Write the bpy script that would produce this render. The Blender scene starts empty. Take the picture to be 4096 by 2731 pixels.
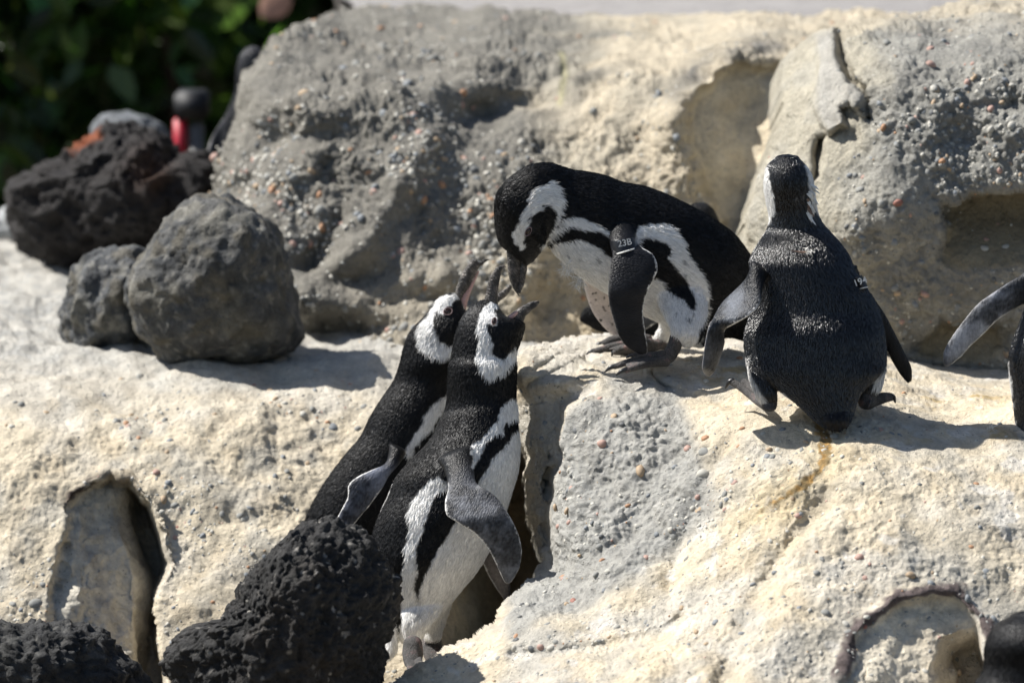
import bpy, bmesh, math, random
import numpy as np
from mathutils import Vector, Matrix
from mathutils.bvhtree import BVHTree
from mathutils.kdtree import KDTree

random.seed(7)
rng = np.random.default_rng(7)
scene = bpy.context.scene
COL = scene.collection

# ------------------------------------------------------------------ camera
DIST, PITCH, FPX = 8.0, math.radians(10), 17616.0
CAM = np.array([0, -DIST * math.cos(PITCH), DIST * math.sin(PITCH)])
FWD = np.array([0, math.cos(PITCH), -math.sin(PITCH)])
UPV = np.array([0, math.sin(PITCH), math.cos(PITCH)])
cam = bpy.data.cameras.new('camera')
cam.sensor_width = 36
cam.lens = 36 * FPX / 4096
cam.clip_start = 0.1
cam.clip_end = 400
cam.dof.use_dof = True
cam.dof.focus_distance = 7.82
cam.dof.aperture_fstop = 3.0
camo = bpy.data.objects.new('camera', cam)
COL.objects.link(camo)
camo.location = CAM
camo.rotation_euler = (math.radians(90) - PITCH, 0, 0)
scene.camera = camo

# ------------------------------------------------------------------ light
SUN_EL, SUN_AZ = math.radians(49), math.radians(-76)      # azimuth from +Y (away), negative = to the left
SUN = Vector((math.sin(SUN_AZ) * math.cos(SUN_EL), math.cos(SUN_AZ) * math.cos(SUN_EL), math.sin(SUN_EL)))
world = bpy.data.worlds.new('World')
scene.world = world
world.use_nodes = True
wn = world.node_tree
wn.nodes.clear()
sky = wn.nodes.new('ShaderNodeTexSky')
sky.sky_type = 'NISHITA'
sky.sun_disc = False
sky.sun_elevation = SUN_EL
sky.sun_rotation = SUN_AZ
bg = wn.nodes.new('ShaderNodeBackground')
bg.inputs[1].default_value = 0.06
wo = wn.nodes.new('ShaderNodeOutputWorld')
wn.links.new(sky.outputs[0], bg.inputs[0])
wn.links.new(bg.outputs[0], wo.inputs[0])
sl = bpy.data.lights.new('sun', 'SUN')
sl.energy = 4.6
sl.angle = math.radians(0.53)
sl.color = (1.0, 0.965, 0.91)
slo = bpy.data.objects.new('sun', sl)
COL.objects.link(slo)
slo.rotation_euler = SUN.to_track_quat('Z', 'Y').to_euler()
vs = scene.view_settings
vs.view_transform = 'Standard'
vs.look = 'None'
vs.exposure = 0.80
vs.gamma = 1
vs.use_curve_mapping = False

# ------------------------------------------------------------------ helpers
def ray(u, v):
    """directions of view rays for photograph pixels"""
    u = np.asarray(u, float); v = np.asarray(v, float)
    tx = (u - 2048.0) / FPX; ty = (v - 1365.5) / FPX
    return FWD + tx[..., None] * np.array([1.0, 0, 0]) - ty[..., None] * UPV

def P(u, v, Y):
    d = ray(u, v)
    t = (np.asarray(Y, float) - CAM[1]) / d[..., 1]
    return CAM + d * t[..., None]

def proj(p):
    q = p - CAM
    w = q @ FWD
    return 2048 + FPX * q[..., 0] / w, 1365.5 - FPX * (q @ UPV) / w

FR = dict(a=(1500, 1000, 3.136), b=(1200, 1500, 2.24), c=(1200, 2050, 2.24), d=(1900, 600, 3.136), e=(2300, 1000, 3.136),
          f=(2900, 600, 3.136), g=(2750, 1100, 2.24), h=(3500, 950, 1.844), i=(1900, 600, 1.651), j=(2700, 550, 1.2543),
          V=(0, 0, 0.57422), l=(0, 1300, 1.0957), m=(2600, 0, 1.1203), o=(2000, 1300, 1.0959), S=(0, 0, 1.0))

def F(f, *xy):
    x0, y0, s = FR[f]
    return [(x0 + p[0] / s, y0 + p[1] / s) for p in xy]

_perm = rng.permutation(256).astype(np.int32)
_perm = np.concatenate([_perm, _perm, _perm])
_g = rng.normal(size=(256, 3)); _g /= np.linalg.norm(_g, axis=1)[:, None]

def perlin(p):
    pi = np.floor(p).astype(np.int64); f = p - pi; pi &= 255
    w = f * f * f * (f * (f * 6 - 15) + 10)
    out = 0
    for dx in (0, 1):
        for dy in (0, 1):
            for dz in (0, 1):
                h = _perm[_perm[_perm[(pi[:, 0] + dx) & 255] + ((pi[:, 1] + dy) & 255)] + ((pi[:, 2] + dz) & 255)]
                g = _g[h]
                dot = (g[:, 0] * (f[:, 0] - dx) + g[:, 1] * (f[:, 1] - dy) + g[:, 2] * (f[:, 2] - dz))
                ww = (w[:, 0] if dx else 1 - w[:, 0]) * (w[:, 1] if dy else 1 - w[:, 1]) * (w[:, 2] if dz else 1 - w[:, 2])
                out = out + dot * ww
    return out * 1.5

def fbm(p, f, o=3, gain=0.5):
    s, a = 0, 1.0
    for k in range(o):
        s = s + a * perlin(p * f * 2.03 ** k + 17.3 * k); a *= gain
    return s

def worley(p, f, seed=0):
    q = p * f; pi = np.floor(q).astype(np.int64); d1 = np.full(len(p), 9.0)
    for dx in (-1, 0, 1):
        for dy in (-1, 0, 1):
            for dz in (-1, 0, 1):
                c = pi + np.array([dx, dy, dz])
                h = _perm[_perm[_perm[(c[:, 0] + seed) & 255] + (c[:, 1] & 255)] + (c[:, 2] & 255)]
                pt = c + 0.5 + 0.45 * _g[h]
                d1 = np.minimum(d1, np.sum((q - pt) ** 2, 1))
    return np.sqrt(d1)

def sdist(u, v, poly):
    """signed distance to polygon in pixels, positive inside"""
    u = np.asarray(u, float); v = np.asarray(v, float)
    d = np.full(u.shape, 1e18); ins = np.zeros(u.shape, bool)
    n = len(poly)
    for k in range(n):
        x0, y0 = poly[k]; x1, y1 = poly[(k + 1) % n]
        ex, ey = x1 - x0, y1 - y0
        L = ex * ex + ey * ey + 1e-12
        t = np.clip(((u - x0) * ex + (v - y0) * ey) / L, 0, 1)
        d = np.minimum(d, (u - x0 - t * ex) ** 2 + (v - y0 - t * ey) ** 2)
        c = ((y0 > v) != (y1 > v))
        with np.errstate(divide='ignore', invalid='ignore'):
            xi = x0 + (v - y0) * ex / (ey if abs(ey) > 1e-9 else 1e-9)
        ins ^= c & (u < xi)
    d = np.sqrt(d)
    return np.where(ins, d, -d)

def pdist(u, v, line):
    """distance to an open polyline"""
    d = np.full(np.shape(u), 1e18)
    for (x0, y0), (x1, y1) in zip(line[:-1], line[1:]):
        ex, ey = x1 - x0, y1 - y0
        t = np.clip(((u - x0) * ex + (v - y0) * ey) / (ex * ex + ey * ey + 1e-12), 0, 1)
        d = np.minimum(d, (u - x0 - t * ex) ** 2 + (v - y0 - t * ey) ** 2)
    return np.sqrt(d)

def sstep(a, b, x):
    t = np.clip((x - a) / (b - a), 0, 1)
    return t * t * (3 - 2 * t)

def gauss(u, v, cu, cv, su, sv=None):
    sv = sv or su
    return np.exp(-((u - cu) / su) ** 2 - ((v - cv) / sv) ** 2)

def tps(ctrl):
    c = np.array(ctrl, float); xy = c[:, :2] / 1000.0; n = len(c)
    r2 = np.sum((xy[:, None] - xy[None]) ** 2, 2)
    K = 0.5 * r2 * np.log(r2 + 1e-12) + np.eye(n) * 2e-3
    Pm = np.hstack([np.ones((n, 1)), xy])
    A = np.block([[K, Pm], [Pm.T, np.zeros((3, 3))]])
    w = np.linalg.solve(A, np.concatenate([c[:, 2], np.zeros(3)]))
    def ev(u, v):
        x = np.stack([u, v], -1) / 1000.0
        out = w[n] + w[n + 1] * x[..., 0] + w[n + 2] * x[..., 1]
        for k in range(n):
            r = np.sum((x - xy[k]) ** 2, -1)
            out = out + w[k] * 0.5 * r * np.log(r + 1e-12)
        return out
    return ev

def mesh_obj(name, verts, faces, mat=None, parent=None, smooth=True):
    me = bpy.data.meshes.new(name)
    verts = np.asarray(verts, np.float32)
    if isinstance(faces, np.ndarray):
        k = faces.shape[1]; nf = len(faces)
        me.vertices.add(len(verts)); me.vertices.foreach_set('co', verts.ravel())
        me.loops.add(nf * k); me.loops.foreach_set('vertex_index', faces.astype(np.int32).ravel())
        me.polygons.add(nf)
        me.polygons.foreach_set('loop_start', np.arange(0, nf * k, k, dtype=np.int32))
        me.update(calc_edges=True); me.validate()
    else:
        me.from_pydata(verts.tolist(), [], faces); me.update()
    if smooth:
        me.polygons.foreach_set('use_smooth', np.ones(len(me.polygons), bool))
    ob = bpy.data.objects.new(name, me)
    COL.objects.link(ob)
    if mat: me.materials.append(mat)
    if parent: ob.parent = parent
    return ob

def set_col(me, rgb, name='tint'):
    a = me.color_attributes.new(name, 'FLOAT_COLOR', 'POINT')
    c = np.ones((len(me.vertices), 4), np.float32); c[:, :3] = rgb
    a.data.foreach_set('color', c.ravel())

def set_vec(me, v, name):
    a = me.attributes.new(name, 'FLOAT_VECTOR', 'POINT')
    a.data.foreach_set('vector', np.asarray(v, np.float32).ravel())

def tag(o, label=None, cat=None, group=None, kind=None):
    if label: o['label'] = label
    if cat: o['category'] = cat
    if group: o['group'] = group
    if kind: o['kind'] = kind
    return o

# ------------------------------------------------------------------ materials
class NT:
    def __init__(self, name):
        self.m = bpy.data.materials.new(name); self.m.use_nodes = True
        self.t = self.m.node_tree; self.t.nodes.clear()
        self.out = self.n('ShaderNodeOutputMaterial'); self.b = self.n('ShaderNodeBsdfPrincipled')
        self.l(self.b.outputs[0], self.out.inputs[0])
    def n(self, kind, **kw):
        x = self.t.nodes.new(kind)
        for k, v in kw.items(): setattr(x, k, v)
        return x
    def l(self, a, b): self.t.links.new(a, b)
    def set(self, **kw):
        for k, v in kw.items(): self.b.inputs[k.replace('_', ' ')].default_value = v
    def noise(self, vec, scale, detail=4, rough=0.55):
        x = self.n('ShaderNodeTexNoise'); x.inputs['Scale'].default_value = scale
        x.inputs['Detail'].default_value = detail; x.inputs['Roughness'].default_value = rough
        self.l(vec, x.inputs['Vector']); return x.outputs['Fac']
    def voro(self, vec, scale, feature='F1'):
        x = self.n('ShaderNodeTexVoronoi', feature=feature); x.inputs['Scale'].default_value = scale
        self.l(vec, x.inputs['Vector']); return x
    def ramp(self, fac, stops):
        x = self.n('ShaderNodeValToRGB'); e = x.color_ramp.elements
        while len(e) < len(stops): e.new(0.5)
        for k, (p, c) in enumerate(stops):
            e[k].position = p; e[k].color = (*c, 1) if hasattr(c, '__len__') else (c, c, c, 1)
        self.l(fac, x.inputs[0]); return x.outputs[0]
    def mix(self, fac, a, b, mode='MIX'):
        x = self.n('ShaderNodeMix', data_type='RGBA', blend_type=mode)
        for s, i in ((fac, 0), (a, 6), (b, 7)):
            if hasattr(s, 'is_output'): self.l(s, x.inputs[i])
            elif hasattr(s, '__len__'): x.inputs[i].default_value = (*s, 1)
            else: x.inputs[i].default_value = s
        return x.outputs[2]
    def math(self, op, a, b=None):
        x = self.n('ShaderNodeMath', operation=op)
        for s, i in ((a, 0), (b, 1)):
            if s is None: continue
            if hasattr(s, 'is_output'): self.l(s, x.inputs[i])
            else: x.inputs[i].default_value = s
        return x.outputs[0]
    def bump(self, h, dist, strength=1.0, prev=None):
        x = self.n('ShaderNodeBump'); x.inputs['Distance'].default_value = dist; x.inputs['Strength'].default_value = strength
        self.l(h, x.inputs['Height'])
        if prev is not None: self.l(prev, x.inputs['Normal'])
        return x.outputs[0]
    def normal(self, n): self.l(n, self.b.inputs['Normal'])
    def color(self, c): self.l(c, self.b.inputs['Base Color'])
    def attr(self, name):
        x = self.n('ShaderNodeAttribute', attribute_name=name); return x
    def obj(self): return self.n('ShaderNodeTexCoord').outputs['Object']

def rock_mat(name, bump=0.003, grit=1.0, rough=0.85):
    t = NT(name); co = t.obj(); base = t.attr('tint').outputs['Color']
    n1 = t.noise(co, 18, 6, 0.65); n2 = t.noise(co, 95, 5, 0.7); n3 = t.noise(co, 420, 3, 0.6)
    v = t.ramp(n1, [(0.3, 0.80), (0.7, 1.18)])
    c = t.mix(1.0, base, v, 'MULTIPLY')
    c = t.mix(1.0, c, t.ramp(n2, [(0.3, 0.80), (0.7, 1.15)]), 'MULTIPLY')
    sp = t.voro(co, 140); spk = t.ramp(sp.outputs['Distance'], [(0.12, 0.0), (0.28, 1.0)])
    keep = t.ramp(sp.outputs['Color'], [(0.72, 1.0), (0.76, 0.0)])
    fac = t.math('MAXIMUM', spk, keep)
    c = t.mix(fac, (0.2, 0.19, 0.17), c)
    t.color(c); t.set(Roughness=rough); t.b.inputs['Specular IOR Level'].default_value = 0.3
    pit = t.voro(co, 75); ph = t.ramp(pit.outputs['Distance'], [(0.0, 0.0), (0.4, 1.0)])
    b = t.bump(ph, bump * 0.9, 0.8 * grit)
    b = t.bump(n2, bump * 2.2, 1.0, b)
    b = t.bump(n3, bump * 0.7, 0.9, b)
    t.normal(b)
    return t.m

def lava_mat(name, pitted=1.0):
    t = NT(name); co = t.obj(); base = t.attr('tint').outputs['Color']
    n1 = t.noise(co, 25, 6, 0.7); n2 = t.noise(co, 130, 5, 0.75); n3 = t.noise(co, 500, 2, 0.6)
    c = t.mix(1.0, base, t.ramp(n1, [(0.3, 0.6), (0.7, 1.5)]), 'MULTIPLY')
    c = t.mix(1.0, c, t.ramp(n3, [(0.3, 0.7), (0.75, 1.5)]), 'MULTIPLY')
    t.color(c); t.set(Roughness=0.75); t.b.inputs['Specular IOR Level'].default_value = 0.4
    pit = t.voro(co, 110); ph = t.ramp(pit.outputs['Distance'], [(0.0, 0.0), (0.45, 1.0)])
    b = t.bump(ph, 0.004 * pitted, 0.9)
    b = t.bump(n2, 0.006 * pitted, 1.0, b)
    b = t.bump(n3, 0.0015, 0.8, b)
    t.normal(b)
    return t.m

def feather_mat():
    t = NT('plumage'); at = t.attr('plume'); fe = t.attr('feather').outputs['Vector']
    mp = t.n('ShaderNodeMapping'); mp.inputs['Scale'].default_value = (0.34, 1, 1); t.l(fe, mp.inputs[0])
    cells = t.voro(mp.outputs[0], 330); n1 = t.noise(mp.outputs[0], 420, 3, 0.6); n2 = t.noise(mp.outputs[0], 60, 3)
    n4 = t.noise(mp.outputs[0], 1100, 2)
    base = at.outputs['Color']
    c = t.mix(1.0, base, t.ramp(n1, [(0.25, 0.72), (0.75, 1.25)]), 'MULTIPLY')
    c = t.mix(1.0, c, t.ramp(n2, [(0.3, 0.88), (0.7, 1.1)]), 'MULTIPLY')
    t.color(c)
    lum = t.n('ShaderNodeRGBToBW'); t.l(base, lum.inputs[0])
    dark = t.ramp(lum.outputs[0], [(0.05, 1.0), (0.4, 0.0)])
    t.l(t.ramp(lum.outputs[0], [(0.05, 0.37), (0.4, 0.75)]), t.b.inputs['Roughness'])
    t.b.inputs['Specular IOR Level'].default_value = 0.2
    sh = t.math('MULTIPLY', dark, 0.35)
    bstr = t.ramp(lum.outputs[0], [(0.05, 0.85), (0.4, 0.5)])
    b1 = t.n('ShaderNodeBump'); b1.inputs['Distance'].default_value = 0.0012
    t.l(bstr, b1.inputs['Strength']); t.l(cells.outputs['Distance'], b1.inputs['Height'])
    b1.invert = True
    b = t.bump(n1, 0.0012, 0.7, b1.outputs[0])
    b = t.bump(n4, 0.0008, 0.6, b)
    t.normal(b)
    return t.m

def plain(name, col, rough=0.5, spec=0.5, bump=0, scale=200, var=0.25):
    t = NT(name); co = t.obj(); n = t.noise(co, scale, 4)
    t.color(t.mix(1.0, col, t.ramp(n, [(0.3, 1 - var), (0.7, 1 + var)]), 'MULTIPLY'))
    t.set(Roughness=rough); t.b.inputs['Specular IOR Level'].default_value = spec
    if bump: t.normal(t.bump(n, bump))
    return t.m

def strand_mat(name='feather_strands', rough=.42, spec=.16):
    t = NT(name); t.color(t.attr('tint').outputs['Color'])
    lum = t.n('ShaderNodeRGBToBW'); t.l(t.attr('tint').outputs['Color'], lum.inputs[0])
    t.l(t.ramp(lum.outputs[0], [(0.05, rough), (.4, .7)]), t.b.inputs['Roughness'])
    t.l(t.ramp(lum.outputs[0], [(0.05, spec), (.4, .3)]), t.b.inputs['Specular IOR Level'])
    return t.m

def beak_mat():
    t = NT('horn'); fe = t.obj()
    n = t.noise(fe, 70, 5, 0.7); n2 = t.noise(fe, 320, 4, 0.7)
    w = t.n('ShaderNodeTexWave', bands_direction='DIAGONAL'); w.inputs['Scale'].default_value = 90
    w.inputs['Distortion'].default_value = 9; w.inputs['Detail'].default_value = 3; w.inputs['Detail Scale'].default_value = 2
    t.l(fe, w.inputs['Vector'])
    c = t.ramp(n, [(0.34, (0.022, 0.021, 0.02)), (0.5, (0.065, 0.058, 0.052)), (0.7, (0.24, 0.21, 0.185))])
    t.color(t.mix(0.55, c, t.mix(1.0, c, t.ramp(w.outputs['Fac'], [(0.2, 0.35), (0.8, 1.7)]), 'MULTIPLY')))
    t.set(Roughness=0.42)
    b = t.bump(w.outputs['Fac'], 0.0012, 0.8); b = t.bump(n2, 0.001, 0.8, b); t.normal(b)
    return t.m

def foot_mat():
    t = NT('scaly_skin'); co = t.obj()
    v = t.voro(co, 480); n = t.noise(co, 45, 4)
    c = t.ramp(n, [(0.35, (0.055, 0.052, 0.052)), (0.56, (0.11, 0.104, 0.10)), (0.7, (0.27, 0.17, 0.16))])
    t.color(t.mix(1.0, c, t.ramp(v.outputs['Distance'], [(0.1, 1.25), (0.6, 0.55)]), 'MULTIPLY'))
    t.set(Roughness=0.8)
    b = t.n('ShaderNodeBump'); b.inputs['Distance'].default_value = 0.0016; b.invert = True
    t.l(v.outputs['Distance'], b.inputs['Height']); t.normal(b.outputs[0])
    return t.m

M = dict(
    rock=rock_mat('sprayed_concrete', 0.0028), rock_rough=rock_mat('gravelly_concrete', 0.004, 1.2), rock_soft=rock_mat('smooth_plaster', 0.0015, 0.6),
    lava=lava_mat('lava'), basalt=lava_mat('basalt', 0.8),
    feather=feather_mat(), strands=strand_mat(), sleek=strand_mat('sleek_feathers', .25, 1.0), horn=beak_mat(), foot=foot_mat(),
    eye=plain('eye_brown', (0.02, 0.008, 0.005), 0.06, 0.6), eyering=plain('eye_skin', (0.27, 0.19, 0.19), 0.6),
    pink=plain('mouth_pink', (0.58, 0.36, 0.32), 0.5, 0.5, 0.0008, 500), claw=plain('claw', (0.02, 0.02, 0.021), 0.3, 0.5),
    band=plain('band_plastic', (0.008, 0.009, 0.012), 0.35), white=plain('band_white', (0.75, 0.74, 0.7), 0.5),
    down=plain('white_down', (0.75, 0.73, 0.68), 0.9, 0.2), quill=plain('brown_quill', (0.2, 0.13, 0.09), 0.6),
)
PEB = [plain('stone_grey', (0.27, 0.27, 0.25), 0.6, 0.4, 0.0006, 240), plain('stone_blue', (0.21, 0.225, 0.235), 0.5, 0.4, 0.0004, 240),
       plain('stone_orange', (0.40, 0.22, 0.12), 0.5, 0.4, 0.0004, 240), plain('stone_tan', (0.42, 0.31, 0.2), 0.5, 0.4, 0.0004, 240),
       plain('stone_pink', (0.42, 0.27, 0.22), 0.5, 0.4, 0.0004, 240), plain('stone_dark', (0.11, 0.115, 0.115), 0.5, 0.4, 0.0004, 240),
       plain('stone_red', (0.30, 0.13, 0.095), 0.5, 0.4, 0.0004, 240), plain('stone_pale', (0.5, 0.48, 0.42), 0.6, 0.4, 0.0006, 240)]

CREAM = np.array([0.62, 0.54, 0.405]); PALE = np.array([0.56, 0.535, 0.48]); GREY = np.array([0.36, 0.355, 0.325])
WARM = np.array([0.36, 0.32, 0.255]); TAN = np.array([0.44, 0.34, 0.2]); BROWN = np.array([0.17, 0.14, 0.115]); OCHRE = np.array([0.27, 0.115, 0.006])

def blend(c, w, k):
    w = np.clip(w, 0, 1)[:, None]
    return c * (1 - w) + np.asarray(k) * w

# ------------------------------------------------------------------ rock sheets
class Sheet: pass

def sheet(name, box, step, ctrl, poly=None, rnd=60, feat=None, relief=None, color=None, mat=None, skirt=0.4, parent=None):
    u = np.arange(box[0], box[1] + step, step, float); v = np.arange(box[2], box[3] + step, step, float)
    U, Vv = np.meshgrid(u, v); nu, nv = len(u), len(v)
    U = U.ravel(); Vv = Vv.ravel()
    keep = np.ones(len(U), bool)
    ev = tps(ctrl)
    if poly is not None:
        wob = np.stack([U / 90, Vv / 90, U * 0 + len(name)], 1)
        jx, jy = 16 * fbm(wob, 1, 3), 16 * fbm(wob + 31.7, 1, 3)
        sd = sdist(U + jx, Vv + jy, poly)
        keep = sd > 0
    else: sd = np.full(len(U), 1e6)
    Y = ev(U, Vv)
    if poly is not None and rnd:
        x = np.clip(1 - np.maximum(sd, 0) / rnd, 0, 1)
        Y = Y + rnd / 2202 * (1 - np.sqrt(np.clip(1 - x * x, 0, 1))) * 1.6
    if feat: Y = feat(U, Vv, Y)
    p = P(U, Vv, Y)
    def normals(p):
        g = p.reshape(nv, nu, 3)
        n = np.cross(np.gradient(g, axis=1), np.gradient(g, axis=0)).reshape(-1, 3)
        n /= np.linalg.norm(n, axis=1)[:, None] + 1e-12
        n *= np.where(np.sum(n * (p - CAM), 1) > 0, -1, 1)[:, None]
        return n
    n = normals(p)
    vw = p - CAM; vw /= np.linalg.norm(vw, axis=1)[:, None]
    d = relief(p, U, Vv, n) * sstep(.0, .22, np.abs(np.sum(n * vw, 1)))
    # soften the push where the sheet turns edge-on
    p2 = p + n * d[:, None]
    n2 = normals(p2)
    col = color(p2, U, Vv, n2)
    idx = np.arange(nu * nv).reshape(nv, nu)
    q = np.stack([idx[:-1, :-1], idx[1:, :-1], idx[1:, 1:], idx[:-1, 1:]], -1).reshape(-1, 4)
    q = q[keep[q].all(1)]
    used = np.unique(q); rm = np.full(nu * nv, -1); rm[used] = np.arange(len(used)); q = rm[q]
    pv = p2[used]; cv = col[used]
    # close the rim with a wall running back into the hill
    e = np.concatenate([q[:, [0, 1]], q[:, [1, 2]], q[:, [2, 3]], q[:, [3, 0]]])
    key = np.sort(e, 1); key = key[:, 0] * len(pv) + key[:, 1]
    un, inv, cnt = np.unique(key, return_inverse=True, return_counts=True)
    be = e[cnt[inv] == 1]
    bv = np.unique(be); m2 = np.full(len(pv), -1); m2[bv] = len(pv) + np.arange(len(bv))
    back = pv[bv] + np.array([0, skirt, -0.25 * skirt])
    q2 = np.stack([be[:, 1], be[:, 0], m2[be[:, 0]], m2[be[:, 1]]], 1)
    ob = mesh_obj(name, np.vstack([pv, back]), np.vstack([q, q2]), mat, parent)
    set_col(ob.data, np.vstack([cv, cv[bv]]))
    s = Sheet(); s.ob = ob; s.u = U[used]; s.v = Vv[used]; s.p = pv; s.n = n2[used]; s.sd = sd[used]
    return s

def base_relief(big=0.012, mid=0.006, fine=0.0028, pits=0.003):
    def f(p, U, V, n):
        d = big * fbm(p, 7, 3) + mid * fbm(p + 5, 28, 3) + fine * fbm(p + 9, 95, 2)
        worn = .35 + .65 * sstep(-.35, .25, fbm(p + 21, 5, 2))
        d = (d - big * fbm(p, 7, 3)) * worn + big * fbm(p, 7, 3)
        w = worley(p, 60)
        mask = sstep(-0.15, 0.35, perlin(p * 9 + 3)) * worn
        return d - pits * mask * sstep(0.42, 0.05, w)
    return f

# ---- left shelf
HOLE_L = F('l', (300, 800), (330, 735), (400, 692), (480, 660), (560, 690), (610, 740), (660, 800), (700, 920), (738, 1040), (700, 1150), (688, 1250), (700, 1400), (720, 1568), (730, 1800), (100, 1800), (120, 1500), (200, 1280), (225, 1110), (262, 980), (280, 880))
def feat_shelf(U, V, Y):
    w_ = np.stack([U / 60, V / 60, U * 0], 1); jj = fbm(w_, 1, 3)
    sd = sdist(U + 5 * np.sin(V / 31.0) + 9 * jj, V + 8 * fbm(w_ + 9, 1, 3), HOLE_L)
    m = sstep(-8, 26 + 14 * sstep(420, 250, U), sd)
    x = (U - 270) / 380
    dep = 0.04 + 0.06 * sstep(0.0, 0.75, x) + 0.2 * sstep(0.6, 0.88, x + 0.10 * np.sin(V / 140))
    dep = dep + .007 * jj + .014 * fbm(w_ * .35 + 4, 1, 2) - .03 * gauss(U, V, 340, 2330, 70, 90)
    lip = np.exp(-(sd + 24) ** 2 / 500) * sstep(2350, 2050, V) * sstep(300, 480, U)
    Y = Y + m * dep - lip * 0.022
    # cavity behind the two calling penguins
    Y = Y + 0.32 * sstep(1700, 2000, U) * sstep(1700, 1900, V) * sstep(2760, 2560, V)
    return Y
def col_shelf(p, U, V, n):
    c = np.tile(CREAM, (len(p), 1))
    k = fbm(p, 5, 3)
    c = blend(c, sstep(-0.1, 0.5, k) * 0.55, PALE)
    c = blend(c, sstep(.05, .5, fbm(p + 30, 9, 3)) * .5, [0.43, 0.42, 0.38])
    c = blend(c, sstep(.15, .5, fbm(p + 40, 14, 3)) * .22, [0.55, 0.42, 0.25])
    c = blend(c, sstep(1750, 1350, V + 120 * k) * 0.85, [0.46, 0.45, 0.415])
    c = blend(c, sstep(0.5, 0.9, n[:, 2]) * sstep(1600, 1300, V) * sstep(0.0, 0.5, perlin(p * 40)) * 0.5, [0.32, 0.33, 0.33])
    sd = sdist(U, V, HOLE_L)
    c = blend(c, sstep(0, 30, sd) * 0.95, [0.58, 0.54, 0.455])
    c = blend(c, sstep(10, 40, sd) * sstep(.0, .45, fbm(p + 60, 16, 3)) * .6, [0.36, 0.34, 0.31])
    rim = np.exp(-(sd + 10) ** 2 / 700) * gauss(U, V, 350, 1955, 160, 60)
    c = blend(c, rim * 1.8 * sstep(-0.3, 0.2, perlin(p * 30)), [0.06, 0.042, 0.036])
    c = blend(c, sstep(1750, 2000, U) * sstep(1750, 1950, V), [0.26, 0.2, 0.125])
    return c
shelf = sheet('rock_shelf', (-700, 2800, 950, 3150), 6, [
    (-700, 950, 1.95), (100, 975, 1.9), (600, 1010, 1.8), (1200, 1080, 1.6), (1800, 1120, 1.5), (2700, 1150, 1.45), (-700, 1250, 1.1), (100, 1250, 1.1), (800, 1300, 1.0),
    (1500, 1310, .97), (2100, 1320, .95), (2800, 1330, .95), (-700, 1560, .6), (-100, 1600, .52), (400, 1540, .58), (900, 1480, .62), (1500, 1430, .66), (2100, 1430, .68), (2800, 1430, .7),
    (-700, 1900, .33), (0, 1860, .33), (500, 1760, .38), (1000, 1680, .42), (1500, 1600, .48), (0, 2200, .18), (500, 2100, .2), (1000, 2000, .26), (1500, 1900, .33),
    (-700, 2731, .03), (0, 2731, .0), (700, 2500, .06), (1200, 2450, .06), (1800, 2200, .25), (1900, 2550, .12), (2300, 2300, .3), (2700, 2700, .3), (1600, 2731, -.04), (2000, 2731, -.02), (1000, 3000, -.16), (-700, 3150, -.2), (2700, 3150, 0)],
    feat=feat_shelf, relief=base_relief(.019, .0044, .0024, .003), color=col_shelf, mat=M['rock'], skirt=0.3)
tag(shelf.ob, kind='structure')

# ---- right outcrop with ledge and front apron
HOLE_R = F('o', (1520, 1560), (1545, 1480), (1580, 1370), (1650, 1290), (1760, 1225), (1900, 1195), (1990, 1195), (2050, 1245), (2095, 1320), (2120, 1430), (2150, 1560), (2170, 1900), (1500, 1900))
BULGE = F('V', (1900, 940), (1700, 870), (1560, 858), (1430, 868), (1350, 895), (1306, 935), (1288, 985), (1300, 1050), (1262, 1160), (1256, 1240), (1215, 1320), (1120, 1420), (1000, 1500), (880, 1580), (880, 2000), (2700, 2000), (2700, 940))
OUT = F('V', (1195, 800), (1250, 782), (1340, 772), (1500, 772), (1700, 775), (1900, 800), (2100, 826), (2352, 850), (2700, 860), (2700, 1900), (800, 1900), (880, 1572), (1000, 1497), (1100, 1438), (1196, 1350), (1240, 1285), (1222, 1230), (1206, 1180), (1208, 1100), (1190, 1000), (1184, 900))
STAIN = F('V', (1888, 985), (1900, 1020), (1895, 1050), (1880, 1080), (1850, 1108), (1800, 1140), (1730, 1190))
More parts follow.
